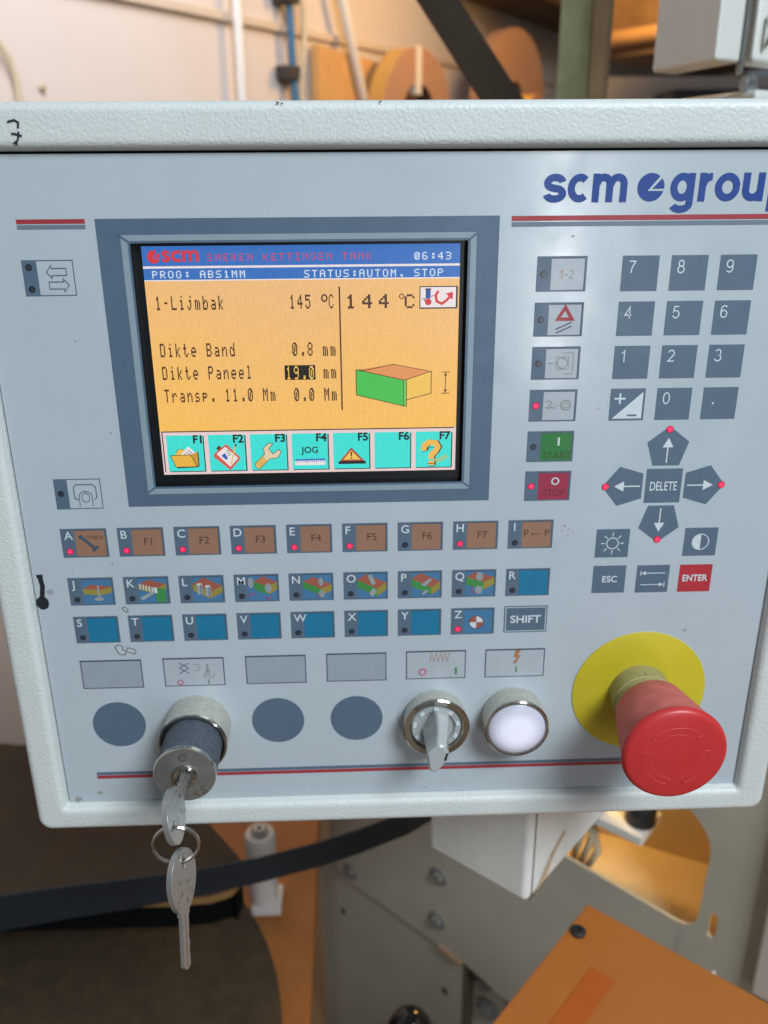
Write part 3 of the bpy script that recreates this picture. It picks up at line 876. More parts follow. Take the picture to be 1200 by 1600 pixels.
b.rect(x, z - KH, x + KW, z, .1, M_SLATE); b.frame_rect(x + .55, z - KH + .55, x + KW - .55, z - .55, .3, .2, M_WHITE)
b.text('SHIFT', x + KW / 2, z - 8.1, 3.4, .2, M_WHITE, 'C', .022, 13.2)
b.build('shift_key', panel)

# operating keys beside the screen
def operate_key(z, m, fn, on, name):
    x = 68.85
    b = MB(); b.rect(x, z - KH, x + KW, z, .1, M_SLATE); b.rect(x + 5.0, z - KH + .3, x + 5.25, z - .3, .16, M_SLATE2)
    o = b.build(name, panel)
    insert(o, x, z, m, fn, 5.4)
    led(o, x + 2.6, z - 6.4, on)
def onetwo(b, a, c, w, h):
    digit(b, '1', a + 3.2, c + 4.3, 2.9, .3, .26, M_ORG); b.stroke([(a + 5.2, c + 5.6), (a + 6.4, c + 5.6)], .3, .26, M_GREYTXT); digit(b, '2', a + 6.8, c + 4.3, 2.9, .3, .26, M_GREYTXT)
def warn(b, a, c, w, h):
    b.stroke([(a + 3.6, c + 6.0), (a + 9.0, c + 6.0), (a + 6.3, c + 10.4)], 1.25, .26, M_RED, True)
    b.stroke([(a + 3.0, c + 2.2), (a + 9.0, c + 4.8)], .45, .26, M_DARKLINE); b.stroke([(a + 3.0, c + .7), (a + 9.0, c + 3.3)], .45, .26, M_DARKLINE)
def square(b, a, c, w, h):
    b.frame_rect(a + 4, c + 3.4, a + 9, c + 8.4, .22, .26, M_GREYTXT); b.ring(a + 6.5, c + 5.9, 2.0, .25, .3, M_GREYTXT)
    b.stroke([(a + 6.6, c + 9.8), (a + 10.6, c + 9.8), (a + 10.6, c + 1.6), (a + 6.6, c + 1.6)], .22, .26, M_GREYTXT); b.arrow(a + 3.6, c + 5.9, a + .9, c + 5.9, .22, .9, 1.0, .26, M_GREYTXT)
def hands(b, a, c, w, h):
    b.ring(a + 8.9, c + 6.0, 1.9, .45, .26, M_GREYTXT); b.ring(a + 8.9, c + 6.0, 1.0, .25, .26, M_GREYTXT)
    b.stroke([(a + .8, c + 7.6), (a + 2.4, c + 7.8), (a + 3.6, c + 6.6), (a + 2.2, c + 5.6), (a + 4.6, c + 4.8), (a + 5.4, c + 6.2)], .3, .26, M_GREYTXT)
    b.stroke([(a + 1.0, c + 5.2), (a + 2.6, c + 4.8), (a + 3.6, c + 5.2)], .3, .26, M_GREYTXT)
def start_(b, a, c, w, h):
    b.stroke([(a + 7.2, c + 6.2), (a + 7.2, c + 9.6)], .8, .26, M_WHITE); b.text('START', a + w - .2, c + .9, 2.7, .26, M_GREENTXT, 'R', .008, 11.2)
def stop_(b, a, c, w, h):
    b.ring(a + 6.9, c + 7.9, 1.35, .55, .26, M_WHITE); b.text('STOP', a + w / 2 + .4, c + 1.6, 2.7, .26, M_CRIMTXT, 'C', .006, 8.8)
operate_key(-32.95, M_GREYL, onetwo, False, 'mode_key')
operate_key(-49.75, M_GREYL, warn, False, 'warning_key')
operate_key(-66.45, M_GREYL, square, False, 'mode_key')
operate_key(-83.25, M_GREYL, hands, True, 'mode_key')
operate_key(-100.05, M_GREEN, start_, False, 'start_key')
operate_key(-116.8, M_CRIM, stop_, True, 'stop_key')

# two indicator fields at the left
def indicator(z, leds_, fn):
    x = -119.5 if len(leds_) == 2 else -120.0
    b = MB(); b.frame_rect(x, z - 12.8, x + 18.5, z, .35, .1, M_SLATE); b.rect(x, z - 12.8, x + 5.3, z, .16, M_SLATE)
    fn(b, x, z)
    o = b.build('indicator_field', panel)
    for (lx, lz) in leds_: led(o, x + lx, z + lz, False)
def two_arrows(b, x, z):
    for sgn, dz, ox in ((-1, -4.2, 12.1), (1, -9.0, 12.6)):
        pts = [(-3.6, 0), (-1.7, 2.3), (-1.7, 1.25), (3.6, 1.25), (3.6, -1.25), (-1.7, -1.25), (-1.7, -2.3)]
        b.stroke([(x + ox - sgn * p[0] * -1 * 1 if False else x + ox + p[0] * (1 if sgn < 0 else -1), z + dz + p[1]) for p in pts], .3, .2, M_SLATE, True)
def finger(b, x, z):
    b.stroke(arc(x + 12, z - 7.8, 2.6, 2.5, 180, 0, 14), .3, .2, M_SLATE); b.stroke([(x + 9.4, z - 7.8), (x + 9.4, z - 11.6)], .3, .2, M_SLATE); b.stroke([(x + 14.6, z - 7.8), (x + 14.6, z - 11.6)], .3, .2, M_SLATE)
    b.ring(x + 12, z - 8.0, 1.5, .25, .2, M_SLATE, ry=1.9)
    b.stroke([(x + 8.9, z - 8.8), (x + 7.6, z - 8.0), (x + 7.6, z - 3.6), (x + 8.7, z - 2.4), (x + 15.3, z - 2.4), (x + 16.4, z - 3.6), (x + 16.4, z - 8.0), (x + 15.3, z - 8.8)], .35, .2, M_SLATE)
indicator(-32.5, ((2.4, -2.6), (2.5, -10.4)), two_arrows)
indicator(-116.6, ((2.4, -6.2),), finger)

# number keys
NX = [100.75, 119.15, 137.55]
NZ = [-33.0, -49.75, -66.5, -83.25]
for r_, row in enumerate(('789', '456', '123', '-0.')):
    for c_, ch in enumerate(row):
        x, z = NX[c_], NZ[r_]
        b = MB(); b.rect(x, z - 12.9, x + 13.8, z, .1, M_SLATE)
        if ch == '-':
            b.poly([(x + 1.2, z - 12.1), (x + 12.9, z - 12.1), (x + 12.9, z - 1.4)], .2, M_WHITE)
            b.stroke([(x + 7.2, z - 10.8), (x + 11, z - 10.8)], .75, .28, M_SLATE)
            b.stroke([(x + 1.6, z - 4.0), (x + 6.0, z - 4.0)], .75, .2, M_WHITE); b.stroke([(x + 3.8, z - 1.8), (x + 3.8, z - 6.2)], .75, .26, M_WHITE)
            b.build('sign_key', panel)
        elif ch == '.':
            b.disc(x + 4.2, z - 6.4, .42, .2, M_WHITE, 12); b.build('decimal_key', panel)
        else:
            digit(b, ch, x + 2.5, z - 6.3, 4.4, .46, .2, M_WHITE); b.build('number_key', panel)

# cursor keys round the delete key
ctr = (125.9, -124.0)
def cursor(a):
    ca, sa = math.cos(R(a)), math.sin(R(a))
    T = lambda x, y: (ctr[0] + x * ca - y * sa, ctr[1] + x * sa + y * ca)
    b = MB()
    b.poly([T(-5.4, 8.7), T(5.4, 8.7), T(8.5, 18.6), T(0, 25.2), T(-8.5, 18.6)], .1, M_SLATE)
    p, q = T(0, 9.8), T(0, 20.4)
    b.arrow(*p, *q, .55, 4.0, 4.4, .2, M_WHITE)
    o = b.build('arrow_key', panel)
    led(o, *T(0, 23.9), True, 1.35)
for a in (0, 90, 180, 270): cursor(a)
b = MB(); b.rect(118.45, -131.4, 133.25, -116.65, .1, M_SLATE); b.text('DELETE', 125.9, -126.0, 3.7, .2, M_WHITE, 'C', .012, 11.2); b.build('delete_key', panel)

def small_key(x, z, m, name, fn):
    b = MB(); b.rect(x, z - 12.8, x + 14.0, z, .1, m); fn(b, x + 7.0, z - 6.4); b.build(name, panel)
def sun_(b, x, z):
    b.ring(x, z, 2.45, .42, .2, M_WHITE)
    for k in range(8):
        a = R(45 * k); b.stroke([(x + 3.1 * math.cos(a), z + 3.1 * math.sin(a)), (x + 4.9 * math.cos(a), z + 4.9 * math.sin(a))], .4, .2, M_WHITE)
def contrast_(b, x, z):
    b.ring(x, z, 3.5, .4, .2, M_WHITE); b.disc(x, z, 3.3, .26, M_WHITE, 20, a0=R(90), a1=R(270))
def tab_(b, x, z):
    b.arrow(x + 5.2, z + 2.7, x - 4.9, z + 2.7, .4, 1.8, 1.9, .2, M_WHITE); b.stroke([(x - 5.2, z + 1.6), (x - 5.2, z + 3.8)], .4, .2, M_WHITE)
    b.arrow(x - 5.0, z - 2.7, x + 4.9, z - 2.7, .4, 1.8, 1.9, .2, M_WHITE); b.stroke([(x + 5.2, z - 3.8), (x + 5.2, z - 1.6)], .4, .2, M_WHITE)
small_key(100.1, -142.9, M_SLATE, 'brightness_key', sun_)
small_key(137.4, -143.0, M_SLATE, 'contrast_key', contrast_)
small_key(100.1, -159.6, M_SLATE, 'escape_key', lambda b, x, z: b.text('ESC', x + .3, z - 1.3, 2.8, .2, M_WHITE, 'C', .02, 6.4))
small_key(118.8, -159.8, M_SLATE, 'tab_key', tab_)
M_ENTER = ink('enter_red', 178, 48, 58)
small_key(137.15, -159.9, M_ENTER, 'enter_key', lambda b, x, z: b.text('ENTER', x, z - 1.3, 2.9, .2, M_WHITE, 'C', .024, 10.8))

# label windows above the push buttons
def lab_pu(b, x, z):
    for (p, q) in (((6.8, -2.4), (11.0, -5.2)), ((11.0, -2.6), (6.8, -5.0)), ((6.8, -5.0), (11.0, -7.6)), ((11.0, -5.0), (6.8, -7.8))):
        b.stroke([(x + p[0], z + p[1]), (x + q[0], z + q[1])], .4, .26, M_SLATE)
    b.stroke([(x + 13, z - 3.2), (x + 15, z - 3.2), (x + 16, z - 4.6), (x + 15, z - 6.4), (x + 13, z - 6.4)], .35, .26, M_GREYTXT)
    b.stroke([(x + 19.1, z - 3.4), (x + 19.1, z - 6)], .8, .26, M_GREYTXT); b.disc(x + 19.1, z - 6.6, .9, .3, M_GREYTXT, 14)
    b.text('PU', x + 17.4, z - 10.2, 2.4, .26, M_GREYTXT, 'L', 0, 4.4); b.stroke([(x + 19.2, z - 10.9), (x + 19.2, z - 13.4)], .4, .26, M_GREENTXT)
    b.ring(x + 6.8, z - 12.2, 1.15, .42, .26, M_PINK)
def lab_zig(b, x, z):
    b.stroke([(x + 10.4 + .95 * k, z - (1.0 if k % 2 else 5.6)) for k in range(10)], .3, .26, M_ORG)
    b.ring(x + 7.3, z - 10.6, 1.5, .5, .26, M_PINK); b.stroke([(x + 22, z - 8.6), (x + 22, z - 12.2)], .9, .26, M_GRNB)
def lab_bolt(b, x, z):
    b.poly([(x + 13.2, z - .6), (x + 15.8, z - .6), (x + 14.2, z - 3.2), (x + 15.8, z - 3.2), (x + 13.9, z - 6.2), (x + 14.6, z - 6.4), (x + 12.7, z - 7.6), (x + 12.6, z - 5.8), (x + 13.2, z - 6.0), (x + 14.0, z - 4.2), (x + 12.6, z - 4.2)], .26, M_ORG)
    b.stroke([(x + 13.9, z - 9.0), (x + 13.9, z - 11.8)], .7, .26, M_GRNB)
LABX = [-120.4, -84.9, -49.35, -14.15, 20.75, 55.55]
for k, x in enumerate(LABX):
    z = -199.6 + .2 * min(k, 4)
    b = MB(); b.rect(x, z - 14.2, x + 26.3, z, .1, M_DARKLINE)
    gm = (M_GREY, M_GREYL, M_GREY, M_GREY, M_GREYL, M_GREYL)[k]
    b.rect(x + .45, z - 13.75, x + 25.85, z - .7, .18, gm)
    fn = (None, lab_pu, None, None, lab_zig, lab_bolt)[k]
    if fn: fn(b, x, z)
    b.build('label_window', panel)
# printed blanks where no switch is fitted
for x in (-107.05, -36.55, -1.4):
    b = MB(); b.disc(x, -232.65, 11.65, .1, M_SLATE, 64); b.build('blank_position', panel)

# ------------------------------------------------------------------ push buttons and switches
def P_(m): return [m]
# key switch
KX, KZ = -71.9, -232.7
ks = MB()
ks.lathe(KX, KZ, [(14.2, 0, M_NICKEL), (14.35, .6, M_NICKEL), (14.7, 12.5, M_NICKEL), (14.85, 15.6, M_CHROME), (14.6, 16.5, M_CHROME), (14.0, 16.7, M_CHROME), (13.3, 16.4, M_RUBBER), (13.1, 14.5, M_RUBBER), (12, 14.4, M_RUBBER)], 96)
ks_o = ks.build('key_switch', panel, weld=True, smooth_angle=40)
b = MB(); b.lathe(KX, KZ, [(12.4, 14.4, M_BARREL), (12.5, 33.2, M_BARREL), (12.2, 34, M_BARREL), (8, 34, M_BARREL)], 80); b.build('barrel', ks_o, weld=True, smooth_angle=40)
b = MB()
b.lathe(KX, KZ, [(12.0, 34, M_CHROME), (12.9, 34.4, M_CHROME), (12.95, 36.2, M_CHROME), (12.5, 37, M_STEEL), (5.3, 37.1, M_CHROME), (5.1, 38.0, M_CHROME), (4.3, 38.4, M_CHROME), (3.3, 37.8, M_STEEL), (2.9, 36.4, M_STEEL), (.01, 36.3, M_STEEL)], 80)
b.ring(KX, KZ + 8.7, 1.45, .55, 37.2, M_CHROME, n=24)
# stamped characters, lower right, following the rim
b.stroke([(KX + 4.4, KZ - 7.4), (KX + 3.2, KZ - 9.2), (KX + 5.6, KZ - 9.6)], .45, 37.2, M_CHROME)
b.stroke(arc(KX + 7.2, KZ - 6.2, 1.1, .9, 20, 200, 8) + arc(KX + 7.2, KZ - 8.0, 1.1, .9, 90, -150, 10), .45, 37.2, M_CHROME)
b.rect(KX - 1.0, KZ - 2.6, KX + 1.0, KZ + 2.6, 36.45, M_RUBBER)
b.build('lock_face', ks_o, weld=True, smooth_angle=35)

# selector switch
SX_, SZ_ = 33.7, -232.6
ss = MB()
ss.lathe(SX_, SZ_, [(13.7, 0, M_NICKEL), (13.9, .6, M_NICKEL), (14.5, 7.6, M_NICKEL), (14.75, 8.6, M_CHROME), (14.7, 9.5, M_CHROME), (14.2, 9.95, M_CHROME), (12.0, 9.7, M_CHROME), (11.6, 9.0, M_CHROME), (11.3, 6.5, M_RUBBER), (10.8, 6.4, M_RUBBER)], 96)
ss_o = ss.build('selector_switch', panel, weld=True, smooth_angle=38)
b = MB()
b.lathe(SX_, SZ_, [(11.25, 5.5, M_CLEAR), (11.2, 8.0, M_CLEAR), (10.6, 8.8, M_CLEAR), (8.4, 8.6, M_CLEAR), (7.8, 7.2, M_CLEAR), (.01, 7.2, M_CLEAR)], 64)
for k in range(9):
    a = 2 * PI * k / 9 + .2
    ca, sa = math.cos(a), math.sin(a)
    q = [(8.9, -1.0), (10.4, -1.0), (10.4, 1.0), (8.9, 1.0)]
    b.prism([[(SX_ + p * ca - t * sa, SZ_ + p * sa + t * ca) for p, t in q]], 8.2, 9.3, M_WHITE)
b.build('dial', ss_o, weld=True, smooth_angle=40)
b = MB()
ang = R(-15)
def rotp(x, y): return (SX_ + x * math.cos(ang) - y * math.sin(ang), SZ_ + x * math.sin(ang) + y * math.cos(ang))
def section(hl_t, hl_b, wt, wm, wb, h):
    pts = [(-wt, hl_t - 1.0), (-wt + .8, hl_t), (wt - .8, hl_t), (wt, hl_t - 1.0), (wm, -2.5), (wb, -hl_b + 1.6), (wb * .45, -hl_b), (-wb * .45, -hl_b), (-wb, -hl_b + 1.6), (-wm, -2.5)]
    return [rotp(x, y) + (h,) for x, y in pts]
secs = [section(9.4, 9.6, 3.6, 5.4, 3.4, 7.4), section(9.0, 10.2, 3.0, 5.3, 3.0, 14), section(6.5, 10.9, 2.5, 5.2, 2.6, 21), section(3.2, 11.0, 2.3, 5.0, 2.3, 25.5), section(2.4, 10.4, 1.7, 4.3, 1.8, 26.4)]
vs_ = [p for s_ in secs for p in s_]
fs = []
for i in range(len(secs) - 1):
    for j in range(10):
        j2 = (j + 1) % 10
        fs.append((i * 10 + j2, i * 10 + j, (i + 1) * 10 + j, (i + 1) * 10 + j2))
fs.append(tuple((len(secs) - 1) * 10 + j for j in range(10))[::-1])
b.add(vs_, fs, M_CLEAR, True)
b.build('handle', ss_o, bevel=(.0006, 3), fix=True)
b = MB()
p0, p1 = rotp(3.2, -1.0), rotp(3.5, -4.6)
b.stroke([rotp(3.2, .2), rotp(3.2, -3.6)], .95, 26.55, M_RUBBER)
b.build('pointer_mark', ss_o)

# illuminated push button
LX_, LZ_ = 68.9, -232.2
lb = MB()
lb.lathe(LX_, LZ_, [(13.6, 0, M_NICKEL), (13.8, .6, M_NICKEL), (14.1, 9.5, M_NICKEL), (14.25, 11.2, M_CHROME), (14.2, 12.2, M_CHROME), (13.7, 12.7, M_CHROME), (13.0, 12.6, M_CHROME), (12.75, 11.6, M_CHROME), (12.7, 10.5, M_CHROME)], 96)
lb_o = lb.build('illuminated_button', panel, weld=True, smooth_angle=38)
b = MB()
b.lathe(LX_, LZ_, [(12.65, 10.4, M_LENS), (12.6, 11.9, M_LENS), (12.0, 12.5, M_LENS), (9, 12.9, M_LENS), (5, 13.1, M_LENS), (.01, 13.2, M_LENS)], 80)
lens = b.build('lens', lb_o, weld=True, smooth_angle=50)
# lens glows strongest in front of its bulb
n_, l_ = M_LENS.node_tree.nodes, M_LENS.node_tree.links
tcn = n_.new('ShaderNodeTexCoord'); vd = n_.new('ShaderNodeVectorMath'); vd.operation = 'DISTANCE'
vd.inputs[1].default_value = ((LX_ + .5) / 1000, -.0131, (LZ_ - .6) / 1000)
q = n_.new('ShaderNodeMapRange'); q.interpolation_type = 'SMOOTHSTEP'
q.inputs['From Min'].default_value = .0045; q.inputs['From Max'].default_value = .0135; q.inputs['To Min'].default_value = .36; q.inputs['To Max'].default_value = .02
l_.new(tcn.outputs['Object'], vd.inputs[0]); l_.new(vd.outputs['Value'], q.inputs['Value']); l_.new(q.outputs[0], n_['Principled BSDF'].inputs['Emission Strength'])

# emergency stop
EX, EZ = 125.4, -222.0
b = MB(); b.lathe(EX, EZ, [(30.06, 0.02, M_YELLOW), (30.0, .45, M_YELLOW), (29.8, .5, M_YELLOW), (13, .5, M_YELLOW)], 120)
es_o = b.build('emergency_stop', panel, weld=True, smooth_angle=40)
b = MB(); b.lathe(EX, EZ, [(13.5, .4, M_OLIVE), (13.4, 9.2, M_OLIVE), (13.0, 9.6, M_OLIVE), (13.0, 18, M_OLIVE)], 80)
b.add([(EX - .6, EZ + 13.42, 1), (EX - .3, EZ + 13.42, 1), (EX - .3, EZ + 13.42, 9), (EX - .6, EZ + 13.42, 9)], [(0, 1, 2, 3)], M_MARK)
b.build('collar', es_o, weld=True, smooth_angle=40)
b = MB()
prof = [(12.0, 14.9, M_ESTOPD), (14.8, 15.0, M_ESTOPD), (15.5, 15.7, M_ESTOPD), (18.2, 30, M_ESTOPD), (20.3, 41.0, M_ESTOPD), (20.9, 43.2, M_ESTOP)]
for a in range(0, 91, 15): prof.append((21.4 - 2.6 * (1 - math.cos(R(a))), 44.4 + 2.8 * math.sin(R(a)), M_ESTOP))
prof += [(16.0, 47.6, M_ESTOP), (12.0, 47.8, M_ESTOP), (6, 48.0, M_ESTOP), (.01, 48.1, M_ESTOP)]
b.lathe(EX + .7, EZ, prof, 120)
cap = b.build('mushroom_cap', es_o, weld=True, smooth_angle=45)
b = MB()                                                           # raised turning arrows
for a0, a1 in ((48, 140), (168, 262), (288, 372)):
    for rr in (13.5, 10.4):
        path = [(EX + .7 + rr * math.cos(R(a)), EZ + rr * math.sin(R(a)), 47.7) for a in range(a0, a1 + 1, 4)]
        b.tube(path, .22, M_ESTOPL, 8)
    for a in (a0, a1):
        b.tube([(EX + .7 + rr * math.cos(R(a)), EZ + rr * math.sin(R(a)), 47.7) for rr in (10.4, 13.5)], .22, M_ESTOPL, 8)
b.build('turning_arrow_relief', es_o)

# ------------------------------------------------------------------ keys and ring (gravity is -Z)
def keyframe(origin, ax, nn):
    ax = Vector(ax).normalized(); nn = Vector(nn); cx = (nn - ax * nn.dot(ax)).normalized(); bx = cx.cross(ax)
    o = Vector(origin)
    return lambda a, b_, c: o + (ax * a + bx * b_ + cx * c) / 1000
def key_parts(name, fr, blade0, blade1, bow_c, bl, bw, hole, label, cat):
    """a: along the key from bow end to tip"""
    b = MB(fr)
    n = 40
    bow = [(bow_c + bl * math.cos(2 * PI * i / n), bw * math.sin(2 * PI * i / n) * (1 - .10 * math.cos(2 * PI * i / n))) for i in range(n)]
    hol = [(hole + 2.6 * math.cos(2 * PI * i / 18), 1.5 * math.sin(2 * PI * i / 18)) for i in range(18)]
    b.prism([bow, hol], -1.15, 1.15, M_KEY)
    o = b.build(name, None, bevel=(.00035, 2), fix=True)
    t = MB(fr)
    rnd = random.Random(5)
    for k in range(26):                                            # stamped maker's marks, unreadable dashes
        u_, v_ = bow_c + rnd.uniform(-.15, .72) * bl, rnd.choice((-1, 1)) * rnd.uniform(1.2, .62 * bw)
        L = rnd.uniform(.5, 1.1); a = rnd.uniform(0, PI)
        for side in (-1, 1):
            t.stroke([(u_ - L * math.cos(a), v_ - L * math.sin(a)), (u_ + L * math.cos(a), v_ + L * math.sin(a))], .3, side * 1.2, M_CHROME)
    t.build('stamped_marks', o)
    s_ = MB(fr)
    teeth = []
    x = blade1 - 1.5
    prof = [(blade0, -3.1), (blade0 + 3, -3.1), (blade0 + 3.4, -2.2), (blade1 - 1.6, -2.2), (blade1, -.8), (blade1, .6)]
    upper = []
    rnd = random.Random(9)
    x = blade1 - 1.0
    while x > blade0 + 5:
        d = rnd.uniform(1.9, 2.5)
        upper += [(x, d), (x - 1.5, d)]
        x -= 2.6
    upper += [(blade0 + 4, 2.4), (blade0 + 3, 3.2), (blade0, 3.2)]
    s_.prism([prof + upper], -.9, .9, M_KEY)
    s_.box(blade0 + 3, -.5, .9, blade1 - 1, .3, 1.02, M_STEEL)
    s_.build('blade', o, bevel=(.0002, 2), fix=True)
    return tag(o, label, cat)
O_ = lambda X, h, Z: (X / 1000, -h / 1000, ZF + Z / 1000)
# key turned in the lock: axis runs into the panel
fr1 = keyframe(O_(KX, 72.5, KZ), (0, 1, 0), (math.cos(R(11)), 0, math.sin(R(11))))
key_parts('key', fr1, 22.5, 37.5, 12.4, 12.4, 9.8, 5.6, 'silver key turned in the lock of the key switch', 'key')
# ring through its bow
RC = (-71.2, 65.6, -242.6)
rg = MB(lambda a, b_, c: Vector((a / 1000, -c / 1000, ZF + b_ / 1000)))
path = []
for i in range(97):
    a = R(100) + 2 * PI * 2 * i / 96
    x, z = 8.6 * math.cos(a), 8.6 * math.sin(a)
    path.append((RC[0] + x, RC[2] + z, RC[1] + .8 * (i / 48 - 1) - .12 * x))
rg.tube(path, .55, M_CHROME, 10)
tag(rg.build('key_ring', None), 'small double wire key ring through the key in the lock', 'key ring')
# second key hanging from the ring
fr2 = keyframe(O_(-70.3, 63.6, -246.4), (.03, -.36, -.93), (.95, -.31, .08))
key_parts('key', fr2, 22.5, 46.5, 12.4, 12.4, 9.4, 5.2, 'silver key hanging loose from the key ring below the panel', 'key')

# ================================================================== the place behind
def Wo(x, y, z): return Vector((x, y, ZF + z))
def worldframe(a, b_, c): return Wo(a, b_, c)
CAMP = Vector((0, -.337, 0))
aw = R(31)
WS = Vector((math.sin(aw), math.cos(aw), 0)); WN = Vector((math.cos(aw), -math.sin(aw), 0))     # along the wall, out of it into the room
Wbase = -WN * 1.2264
def wallframe(s, z, o): 
    p = WS * s + Wbase + WN * o
    return Vector((p.x, p.y, ZF + z))
am = R(-48)
MU = Vector((math.sin(am), math.cos(am), 0)); MW = Vector((math.cos(am), -math.sin(am), 0))
MC = MW.dot(CAMP)
def machframe(u, z, w):                                            # w counts towards the camera from the face of the cover plate
    p = MU * u + MW * (MC + .62 - w)
    return Vector((p.x, p.y, ZF + z))

M_WALL = mat('painted_wall', S(214, 204, 198), .8, bump=(60, .08, .004), var=(2.2, .035))
M_WALLT = mat('wall_batten', S(206, 190, 172), .7, var=(5, .05))
M_FLOOR = mat('floor_boards', S(128, 108, 86), .6, var=(6, .22), bump=(80, .1, .002))
M_PVC = mat('white_pvc', S(222, 218, 214), .4)
M_HOSE = mat('blue_hose', S(58, 110, 150), .4)
M_CREAM = mat('cream_cable', S(206, 190, 160), .5)
M_DARKC = mat('dark_clip', S(52, 50, 48), .6)
M_PLY = mat('plywood', S(206, 160, 104), .6, var=(14, .12))
M_WOODD = mat('dark_timber', S(104, 78, 48), .7, var=(9, .3), bump=(60, .3, .003))
M_WOODP = mat('pale_timber', S(160, 124, 82), .65, var=(12, .15))
M_ROLL = mat('edge_roll_face', S(178, 138, 116), .6, var=(18, .06))
M_ROLLE = mat('edge_roll_rim', S(214, 164, 86), .5, var=(20, .06))
M_ROLLINE = mat('roll_layer_line', S(170, 120, 90), .6)
M_CORE = mat('roll_core', S(92, 72, 56), .8)
M_GREENP = mat('worn_green_paint', S(168, 176, 140), .6, var=(26, .2), bump=(120, .2, .001))
M_TANP = mat('worn_tan_paint', S(178, 160, 128), .6, var=(26, .16))
M_IRON = mat('dark_iron', S(52, 42, 34), .75, spec=.2, var=(24, .2), bump=(90, .2, .001))
M_CABG = mat('cabinet_grey', S(220, 222, 218), .5, bump=(500, .2, .0005), var=(20, .04))
M_ZINC = mat('zinc_plate', S(150, 156, 158), .35, .8, rvar=(60, .08))
M_MACH = mat('machine_grey', S(178, 171, 157), .5, bump=(500, .15, .0004), var=(9, .08))
M_BANDB = mat('black_edge_band', S(32, 38, 46), .55, var=(30, .15))
M_BOARD = mat('brown_hardboard', S(62, 49, 36), .8, var=(16, .25), bump=(500, .3, .0006))
M_OLIVEB = mat('olive_hardboard', S(64, 50, 32), .85, var=(60, .3), bump=(700, .4, .0006))
M_GUARD = mat('orange_guard', S(182, 108, 44), .5, var=(18, .05), bump=(600, .1, .0004))
M_TAPE = mat('orange_tape', S(184, 92, 32), .4, var=(30, .05))
M_INNER = mat('inner_cream_paint', S(214, 192, 148), .5, var=(14, .06))
M_BOLT = mat('bolt_steel', S(150, 150, 146), .45, .35)

# floor and wall
f = MB(worldframe); f.add([(-6, -4, -1.12), (7, -4, -1.12), (7, 9, -1.12), (-6, 9, -1.12)], [(0, 1, 2, 3)], M_FLOOR)
tag(f.build('floor'), 'warm brown workshop floor', kind='structure')
w_ = MB(wallframe); w_.add([(-4, -1.12, 0), (9, -1.12, 0), (9, 2.2, 0), (-4, 2.2, 0)], [(0, 1, 2, 3)], M_WALL)
tag(w_.build('wall'), 'white painted workshop wall', kind='structure')
w_ = MB(wallframe); w_.box(-4, .293, .002, 9, .312, .012, M_WALLT)
tag(w_.build('wall_batten', bevel=(.002, 2)), 'thin beige batten running along the white wall', kind='structure')

# pipes, hose and cables on the wall
t = MB(wallframe); t.tube([(1.522, -1.0, .03), (1.520, .1, .03), (1.515, 1.4, .03)], .0115, M_PVC, 16)
tag(t.build('wall_pipe'), 'upright white pipe on the wall left of the blue hose', 'pipe')
t = MB(wallframe); t.tube([(2.16, -.1, .05), (1.99, .27, .05), (1.78, .75, .05)], .013, M_PVC, 16)
tag(t.build('wall_pipe'), 'white pipe slanting down the wall right of the blue hose', 'pipe')
t = MB(wallframe); t.tube([(1.737, -.6, .03), (1.735, .15, .03), (1.730, .24, .03), (1.724, .36, .032), (1.722, 1.2, .03)], .010, M_HOSE, 14)
hose = tag(t.build('air_hose'), 'blue air hose clipped upright to the wall', 'hose')
t = MB(wallframe); t.box(1.692, .188, .004, 1.765, .219, .045, M_DARKC); t.build('hose_clip', hose, bevel=(.003, 2))
t = MB(wallframe); t.box(1.69, .352, .004, 1.745, .375, .05, M_DARKC); t.build('hose_clip', hose, bevel=(.003, 2))
t = MB(wallframe); t.tube([(1.760, -.5, .03), (1.752, .12, .035), (1.742, .2, .05), (1.757, .28, .05), (1.765, .345, .045), (1.748, .37, .045), (1.75, 1.0, .03)], .0065, M_CREAM, 12)
tag(t.build('cable'), 'cream cable running down beside the blue hose', 'cable')
t = MB(wallframe); t.tube([(.80, .30, .02), (.858, .205, .02), (.888, .165, .02), (.896, .13, .02), (.893, .05, .02), (.88, -.3, .02)], .005, M_CREAM, 10)
tag(t.build('cable'), 'thin pale cord hanging on the wall at the far left', 'cable')
t = MB(wallframe); t.tube([(.963, .127, .001), (.963, .127, .007)], .006, M_TANP, 10)
tag(t.build('wall_plug'), 'small brown plug in the white wall at upper left', 'wall plug')

# board leaning on the wall, rolls of edge band
t = MB(wallframe); t.prism([[(1.835, -.35), (2.42, -.35), (2.42, .245), (1.838, .277)]], .015, .035, M_PLY)
tag(t.build('wooden_board', bevel=(.002, 1)), 'pale wooden board leaning against the wall behind the rolls', 'board')
rn = Vector((math.sin(R(128)), math.cos(R(128)), 0)); ru = Vector((-rn.y, rn.x, 0))
def rollframe(c):
    def fr(a, b_, d):
        p = Vector(c) + ru * a + rn * d
        return Vector((p.x, p.y, ZF + c[2] + b_))
    return fr
def roll(c, r, rin, thick, label, m, me_):
    """c: centre of the face that looks into the room"""
    t = MB(rollframe(c))
    t.lathe(0, 0, [(rin, -thick, m), (r, -thick, me_), (r, 0, m), (rin, 0, M_CORE), (rin, -thick, M_CORE)], 72)
    for k in range(7):
        rr = rin + (r - rin) * (k + 1) / 8
        t.ring(0, 0, rr, .0012, .0008, M_ROLLINE, n=60)
    return tag(t.build('edge_band_roll', smooth_angle=35, weld=True), label, 'edge band roll', 'rolls of edge band hanging on the wall')
CR1 = (.203, 2.445, .126)
